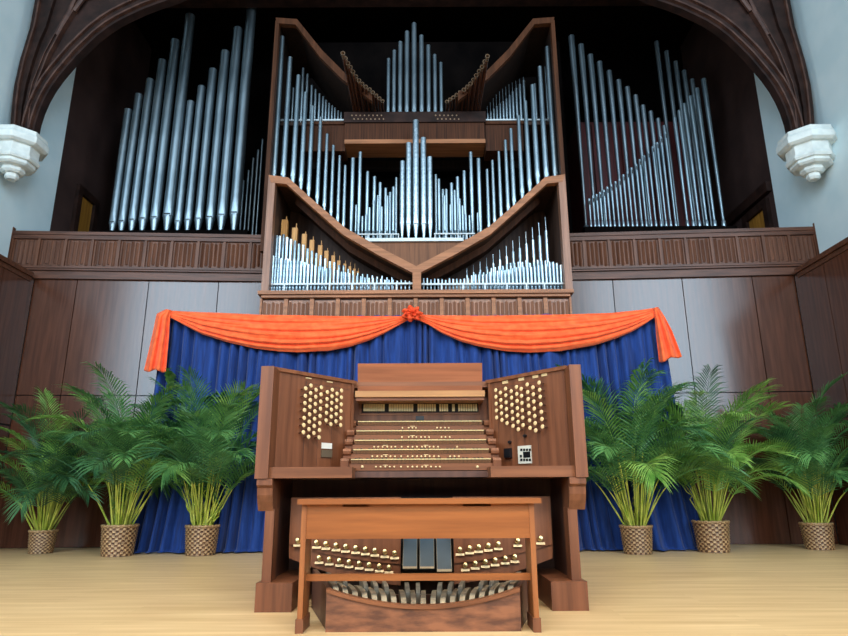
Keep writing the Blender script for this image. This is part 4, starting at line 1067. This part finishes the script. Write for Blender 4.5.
# coupler tablets above the top manual
Yt = Yk[4] + .1
q0, q1 = P(360, 401.5, Y=Yt), P(479.5, 414.2, Y=Yt)
MB().box(cx(352, 405, Yt), cx(487, 405, Yt), Yt + .002, Yt + .04, cz(424, Yt), cz(398, Yt)).build('coupler_board', M['console'], con)
cf = MB()
cf.box(q0.x, q1.x, Yt - .006, Yt + .002, q0.z - .004, q0.z).box(q0.x, q1.x, Yt - .006, Yt + .002, q1.z, q1.z + .004).box(q0.x, q0.x + .004, Yt - .006, Yt + .002, q1.z, q0.z).box(q1.x - .004, q1.x, Yt - .006, Yt + .002, q1.z, q0.z)
cfo = cf.build('coupler_frame', M['caseH'], con)
a, b = P(362, 403.3, Y=Yt), P(478.5, 412.2, Y=Yt)
MB().box(a.x, b.x, Yt - .001, Yt + .003, b.z, a.z).build('tablet_recess', M['gap'], con)
for (g0_, g1_, nt) in ((363.4, 384.7, 9), (388.7, 413.4, 10), (417.4, 436, 8), (439.2, 448.3, 4), (451.8, 455, 1), (458, 477.4, 8)):
    for i in range(nt):
        xa_, xb_ = lerp(g0_, g1_, i / nt) + .18, lerp(g0_, g1_, (i + 1) / nt) - .18
        a, b = P(xa_, 404, Y=Yt - .01), P(xb_, 411.2, Y=Yt - .01)
        MB().hexa([(a.x, Yt - .016, b.z), (b.x, Yt - .016, b.z), (b.x, Yt - .002, b.z), (a.x, Yt - .002, b.z), (a.x, Yt - .006, a.z), (b.x, Yt - .006, a.z), (b.x, Yt - .001, a.z), (a.x, Yt - .001, a.z)]).build('stop_tablet', M['cream'], cfo)
# music desk
Ym = Yk[4] - .02
a, b = P(357.7, 391.5, Y=Ym), P(482.3, 391.5, Y=Ym); zt_m = P(420, 363.2, Y=Ym + .12).z
xt0, xt1 = P(357.7, 365, Y=Ym + .12).x, P(482.2, 364, Y=Ym + .12).x
MB().hexa([(a.x, Ym, a.z), (b.x, Ym, a.z), (b.x, Ym + .022, a.z), (a.x, Ym + .022, a.z), (xt0, Ym + .12, zt_m), (xt1, Ym + .12, zt_m), (xt1, Ym + .142, zt_m), (xt0, Ym + .142, zt_m)]).build('music_desk', M['desk'], con, bevel=.004)
a, b = P(355.3, 391.2, Y=Ym - .05), P(484.8, 396.6, Y=Ym - .05)
MB().box(a.x, b.x, Ym - .06, Ym - .04, b.z, a.z).build('desk_lip', M['ledge'], con, bevel=.006)
MB().box(a.x + .005, b.x - .005, Ym - .045, Yt + .03, b.z - .022, b.z).build('desk_ledge', M['consoleH'], con, bevel=.004)
# the little black box on the top keyboard
zk5 = cz(rowsY[4] - .7, Yk[4])
a, b = P(415.8, 415, Y=Yk[4] + .03), P(424, 421, Y=Yk[4] + .03)
tag(MB().box(a.x, b.x, Yk[4] + .03, Yk[4] + .075, zk5 + .0087, zk5 + .036).build('control_box', M['black'], None, bevel=.003), 'small black box lying on the top keyboard', 'small device')
# knee space: dark kneeboard and toe boards
MB().box(LX1 - .03, RX0 + .03, YB0 + .62, YB0 + .65, 0.0, zsh0 + .02).build('knee_board', M['console_dk'], con)
YTO = YB0 + .22
cxp = 420.8
def curve(yc, ye): return lambda px_: ye + (yc - ye) * (1 - ((px_ - cxp) / 132) ** 2)
upB = curve(564.5, 544); loT = curve(567, 546.5); loB = curve(586, 558)
tbs = []
for nm, p0, p1 in (('left', 289, 400.5), ('right', 454, 552.5)):
    mb = MB(); n = 16
    topz = cz(497, YTO)
    for i in range(n):
        a, b = lerp(p0, p1, i / n), lerp(p0, p1, (i + 1) / n)
        q = [P(a, upB(a), Y=YTO), P(b, upB(b), Y=YTO)]; q = q + [Vector((q[1].x, YTO, topz)), Vector((q[0].x, YTO, topz))]
        mb.hexa(q + [v + Vector((0, .03, 0)) for v in q])
    up = mb.build('upper_toe_board', M['console'], con)
    mb = MB()
    for i in range(n):
        a, b = lerp(p0, p1, i / n), lerp(p0, p1, (i + 1) / n)
        Yl = YTO + .012
        q = [P(a, loB(a), Y=Yl), P(b, loB(b), Y=Yl), P(b, loT(b) - 3, Y=Yl), P(a, loT(a) - 3, Y=Yl)]
        mb.hexa(q + [v + Vector((0, .03, 0)) for v in q])
    lo = mb.build('lower_toe_board', M['console'], con)
    tbs.append((up, lo))
MB().box(cx(399, 550, YTO), cx(455.5, 550, YTO), YTO + .2, YTO + .22, .1, cz(497, YTO)).build('shoe_recess', M['gap'], con)
sb = MB(); T = Matrix.Rotation(math.pi / 2 - .25, 4, 'X')
sb.mi = 0; sb.lathe([(.008, 0), (.008, .014), (.013, .02), (.014, .029), (.010, .036), (.002, .038)], (0, 0, 0), 12, T)
sb.mi = 0; sb.lathe([(.014, 0), (.014, .004)], (0, 0, 0), 14, R90)
sb.mi = 1; sb.mbox(Matrix.Translation((0, -.012, -.024)) @ Matrix.Rotation(-.5, 4, 'X'), .050, .004, .014)
ts_me = mesh_of(sb, 'toe_stud', [M['brass'], M['ivory']], smooth=40)
UL = [298.3, 317, 326.3, 336.4, 346, 356, 365.6, 375, 385, 394.7]; LLs = [319.6, 329.7, 339.8, 349.4, 359.5, 369.4, 379.5, 389]
UR = [459.8, 469.4, 478.4, 488, 497.9, 517.2, 540]; LRs = [465, 475, 485, 494.8, 504.8, 514.3]
for lst, f, up in ((UL, lambda p: poly_at([(298, 541), (317, 543), (394.7, 553.6)], p), tbs[0][0]), (UR, lambda p: poly_at([(459.8, 550), (497.9, 544.5), (517.2, 541.3), (540, 539)], p), tbs[1][0])):
    for px_ in lst: inst('toe_stud', ts_me, up, P(px_, f(px_), Y=YTO))
for lst, f, lo in ((LLs, lambda p: poly_at([(319, 558.2), (389, 567.8)], p), tbs[0][1]), (LRs, lambda p: poly_at([(465, 565.5), (514.3, 557.2)], p), tbs[1][1])):
    for px_ in lst: inst('toe_stud', ts_me, lo, P(px_, f(px_), Y=YTO + .012))
for (a, b, yt2, yb2) in ((402.6, 417, 536, 568.5), (419.6, 434.4, 536, 568.5), (437, 452, 533, 571.5)):
    pb_ = P(a, yb2, Y=YTO - .05); pc_ = P(b, yb2, Y=YTO - .05); pt_ = P(b, yt2, Y=YTO + .1)
    zb_, zt2 = pb_.z, pt_.z; y0, y1 = YTO - .05, YTO + .1
    q = [(pb_.x, y0, zb_), (pc_.x, y0, zb_), (pc_.x, y0 + .03, zb_ - .01), (pb_.x, y0 + .03, zb_ - .01), (pb_.x, y1, zt2), (pc_.x, y1, zt2), (pc_.x, y1 + .03, zt2), (pb_.x, y1 + .03, zt2)]
    sh = MB().hexa(q).build('expression_shoe', M['rubber'], con, bevel=.003)
    e = Vector((0, -.004, .002)); mb = MB(); w_ = .005
    def strip(f0, f1, s0, s1):
        def pt(u, v): return Vector((lerp(pb_.x, pc_.x, u), lerp(y0, y1, v), lerp(zb_, zt2, v))) + Vector((0, -.0025, 0))
        c = [pt(f0, s0), pt(f1, s0), pt(f1, s1), pt(f0, s1)]
        mb.hexa(c + [v + Vector((0, .004, 0)) for v in c])
    strip(0, .02, 0, 1); strip(.98, 1, 0, 1); strip(.02, .98, 0, .06); mb.build('metal_edge', M['shoe_edge'], sh)
# ------------------------------------------------------------------ pedalboard
YP0 = P(423, 629.5, Z=.01).y; YP1 = YTO - .06
ped = thing('pedalboard', (P(423, 620, Y=YP0).x, YP0 + .3, 0), 'worn wooden organ pedalboard on the floor between bench and console', 'pedalboard')
xl0, xr0 = P(326, 610, Y=YP0).x, P(520.5, 609, Y=YP0).x; xm = (xl0 + xr0) / 2; hw0 = (xr0 - xl0) / 2
hw1 = hw0 * 1.4
ze, zc_ = P(326, 590, Y=YP0).z, P(423, 607, Y=YP0).z
def ztop(s): return lerp(zc_, ze, s * s)
mb = MB(); n = 24
for i in range(n):
    s0, s1 = -1 + 2 * i / n, -1 + 2 * (i + 1) / n
    mb.hexa([(xm + s0 * hw0, YP0, 0), (xm + s1 * hw0, YP0, 0), (xm + s1 * hw0, YP0 + .03, 0), (xm + s0 * hw0, YP0 + .03, 0),
             (xm + s0 * hw0, YP0, ztop(s0)), (xm + s1 * hw0, YP0, ztop(s1)), (xm + s1 * hw0, YP0 + .03, ztop(s1)), (xm + s0 * hw0, YP0 + .03, ztop(s0))])
bmesh.ops.remove_doubles(mb.bm, verts=mb.bm.verts, dist=1e-5)
mb.build('heel_board', M['pedal_front'], ped)
mb = MB()
for i in range(n):
    s0, s1 = -1 + 2 * i / n, -1 + 2 * (i + 1) / n
    mb.hexa([(xm + s0 * hw0, YP0 - .012, ztop(s0) - .008), (xm + s1 * hw0, YP0 - .012, ztop(s1) - .008), (xm + s1 * hw0, YP0 + .035, ztop(s1) - .008), (xm + s0 * hw0, YP0 + .035, ztop(s0) - .008),
             (xm + s0 * hw0, YP0 - .012, ztop(s0) + .008), (xm + s1 * hw0, YP0 - .012, ztop(s1) + .008), (xm + s1 * hw0, YP0 + .035, ztop(s1) + .008), (xm + s0 * hw0, YP0 + .035, ztop(s0) + .008)])
mb.build('heel_cap', M['consoleH'], ped)
for s in (-1, 1):
    x0, x1 = xm + s * hw0, xm + s * hw1; th = -s * .025
    mb = MB(); mb.hexa([(x0, YP0 + .03, 0), (x0 + th, YP0 + .03, 0), (x1 + th, YP1, 0), (x1, YP1, 0), (x0, YP0 + .03, ze), (x0 + th, YP0 + .03, ze), (x1 + th, YP1, ze + .02), (x1, YP1, ze + .02)])
    mb.build('cheek', M['console_dk'], ped, bevel=.004)
MB().box(xm - hw1, xm + hw1, YP1, YP1 + .03, 0, .06).build('toe_rail', M['console_dk'], ped)
pat = [0, 1, 0, 1, 0, 0, 1, 0, 1, 0, 1, 0] * 3
pat = pat[:32]; npos = 19; nat_i = -1
for i, sh in enumerate(pat):
    if not sh: nat_i += 1; c = nat_i
    else: c = nat_i + .5
    s = -1 + 2 * (c + .5) / npos
    s *= .965
    x0, x1 = xm + s * hw0, xm + s * hw1; z = ztop(s)
    if not sh:
        w_ = .0125; mb = MB(); dz = .012
        ya = YP0 + .045
        prof = [(0, -.03), (0, .0), (.03, .014), (.1, .022), (.3, .02), (.6, .008), (1, -.02), (1, -.055), (0.02, -.045)]
        poly = [Vector((lerp(x0, x1, q) - w_, lerp(ya, YP1, q), z + h)) for q, h in prof]
        mb.prism(poly, (2 * w_, 0, 0)); mb.build('natural_pedal', M['pedal'], ped, bevel=.005, smooth=40)
    else:
        w_ = .011; mb = MB()
        prof = [(.4, -.03), (.4, .018), (.43, .032), (.6, .036), (1, .02), (1, -.05)]
        poly = [Vector((lerp(x0, x1, q) - w_, lerp(YP0 + .045, YP1, q), z + h)) for q, h in prof]
        mb.prism(poly, (2 * w_, 0, 0)); mb.build('sharp_pedal', M['pedal_sharp'], ped, bevel=.004, smooth=40)
# ------------------------------------------------------------------ bench
YN = P(303, 633.5, Z=0).y
bench = thing('organ_bench', (P(418, 600, Y=YN).x, YN + .15, 0), 'honey brown wooden organ bench in front of the console', 'bench')
ys0 = YN - .03; DB = .2
a, b = P(297.3, 501, Y=ys0), P(541.3, 500, Y=ys0); z1, z0 = P(420, 498.6, Y=ys0).z, P(420, 503.9, Y=ys0).z
MB().box(a.x, b.x, ys0, ys0 + DB + .1, z0, z1).build('seat', M['bench'], bench, bevel=.006)
xl_, xr_ = P(301.3, 520, Y=YN).x, P(534.5, 519, Y=YN).x
zA1, zA0, zA2 = P(420, 506.6, Y=YN).z, P(420, 538.6, Y=YN).z, z0
mb = MB(); mb.box(xl_ + .024, xr_ - .024, YN + .004, YN + .026, zA0, zA1)
n0 = [P(p_, 505, Y=YN).x for p_ in (343, 369, 463, 491)]
for u, v in ((xl_ + .024, n0[0]), (n0[1], n0[2]), (n0[3], xr_ - .024)): mb.box(u, v, YN + .004, YN + .026, zA1, zA2)
mb.build('apron', M['bench'], bench)
mb = MB(); mb.box(xl_ + .024, xr_ - .024, YN + DB - .06, YN + DB - .035, zA0, zA2); mb.build('rear_apron', M['bench'], bench)
for xx in (xl_, xr_ - .024):
    MB().box(xx, xx + .024, YN, YN + DB - .03, .06, zA2).build('leg', M['benchV'], bench, bevel=.004)
    MB().box(xx - .006, xx + .03, YN - .008, YN + DB - .022, 0, .06).build('foot_block', M['console'], bench, bevel=.005)
za, zb2 = P(420, 573.6, Y=YN + .07).z, P(420, 580.4, Y=YN + .07).z
MB().box(xl_ + .024, xr_ - .024, YN + .06, YN + .09, zb2, za).build('foot_rail', M['bench'], bench, bevel=.005)

# ------------------------------------------------------------------ light
def area(name, loc, rot, sx, sy, power, col):
    l = bpy.data.lights.new(name, 'AREA'); l.shape = 'RECTANGLE'; l.size = sx; l.size_y = sy; l.energy = power; l.color = col
    o = bpy.data.objects.new(name, l); COL.objects.link(o); o.location = loc; o.rotation_euler = rot; return o
# tall windows of the hall, behind the photographer
for xw_ in (-6.95, 6.95):
    area('hall_side_window', (xw_, -7, 7.0), (math.pi / 2, 0, 0), 4.3, 8.4, 1650, (.62, .83, 1.0))
area('hall_middle_window', (0, -7, 7.4), (math.pi / 2, 0, 0), 8.0, 8.0, 750, (.80, .92, 1.0))
# unseen side fills, added to brighten the plaster walls and panelling
area('wall_fill', (-9, .2, 6.2), (math.pi / 2, 0, -math.pi / 2), 5, 6, 420, (.74, .9, 1.0))
area('wall_fill', (9, .2, 6.2), (math.pi / 2, 0, math.pi / 2), 5, 6, 420, (.74, .9, 1.0))
# warm lamps hanging in the hall in front of the stage
o = area('hall_lamps', (0, -3, 7.5), (math.radians(42), 0, 0), 6, 2, 150, (1.0, .80, .58)); o.data.spread = 1.4
# unseen overhead fill, added to brighten the stage floor
o = area('floor_fill', (0, 2.4, 7.2), (0, 0, 0), 7, 1.2, 100, (1.0, .90, .74)); o.data.spread = 1.7
w = bpy.data.worlds.new('world'); sc.world = w; w.use_nodes = True
w.node_tree.nodes['Background'].inputs[0].default_value = (.75, .88, 1, 1); w.node_tree.nodes['Background'].inputs[1].default_value = .025
sc.view_settings.view_transform = 'Standard'; sc.view_settings.look = 'None'; sc.view_settings.gamma = 1; sc.view_settings.use_curve_mapping = False
sc.view_settings.exposure = 0.0
sc.cycles.use_denoising = True
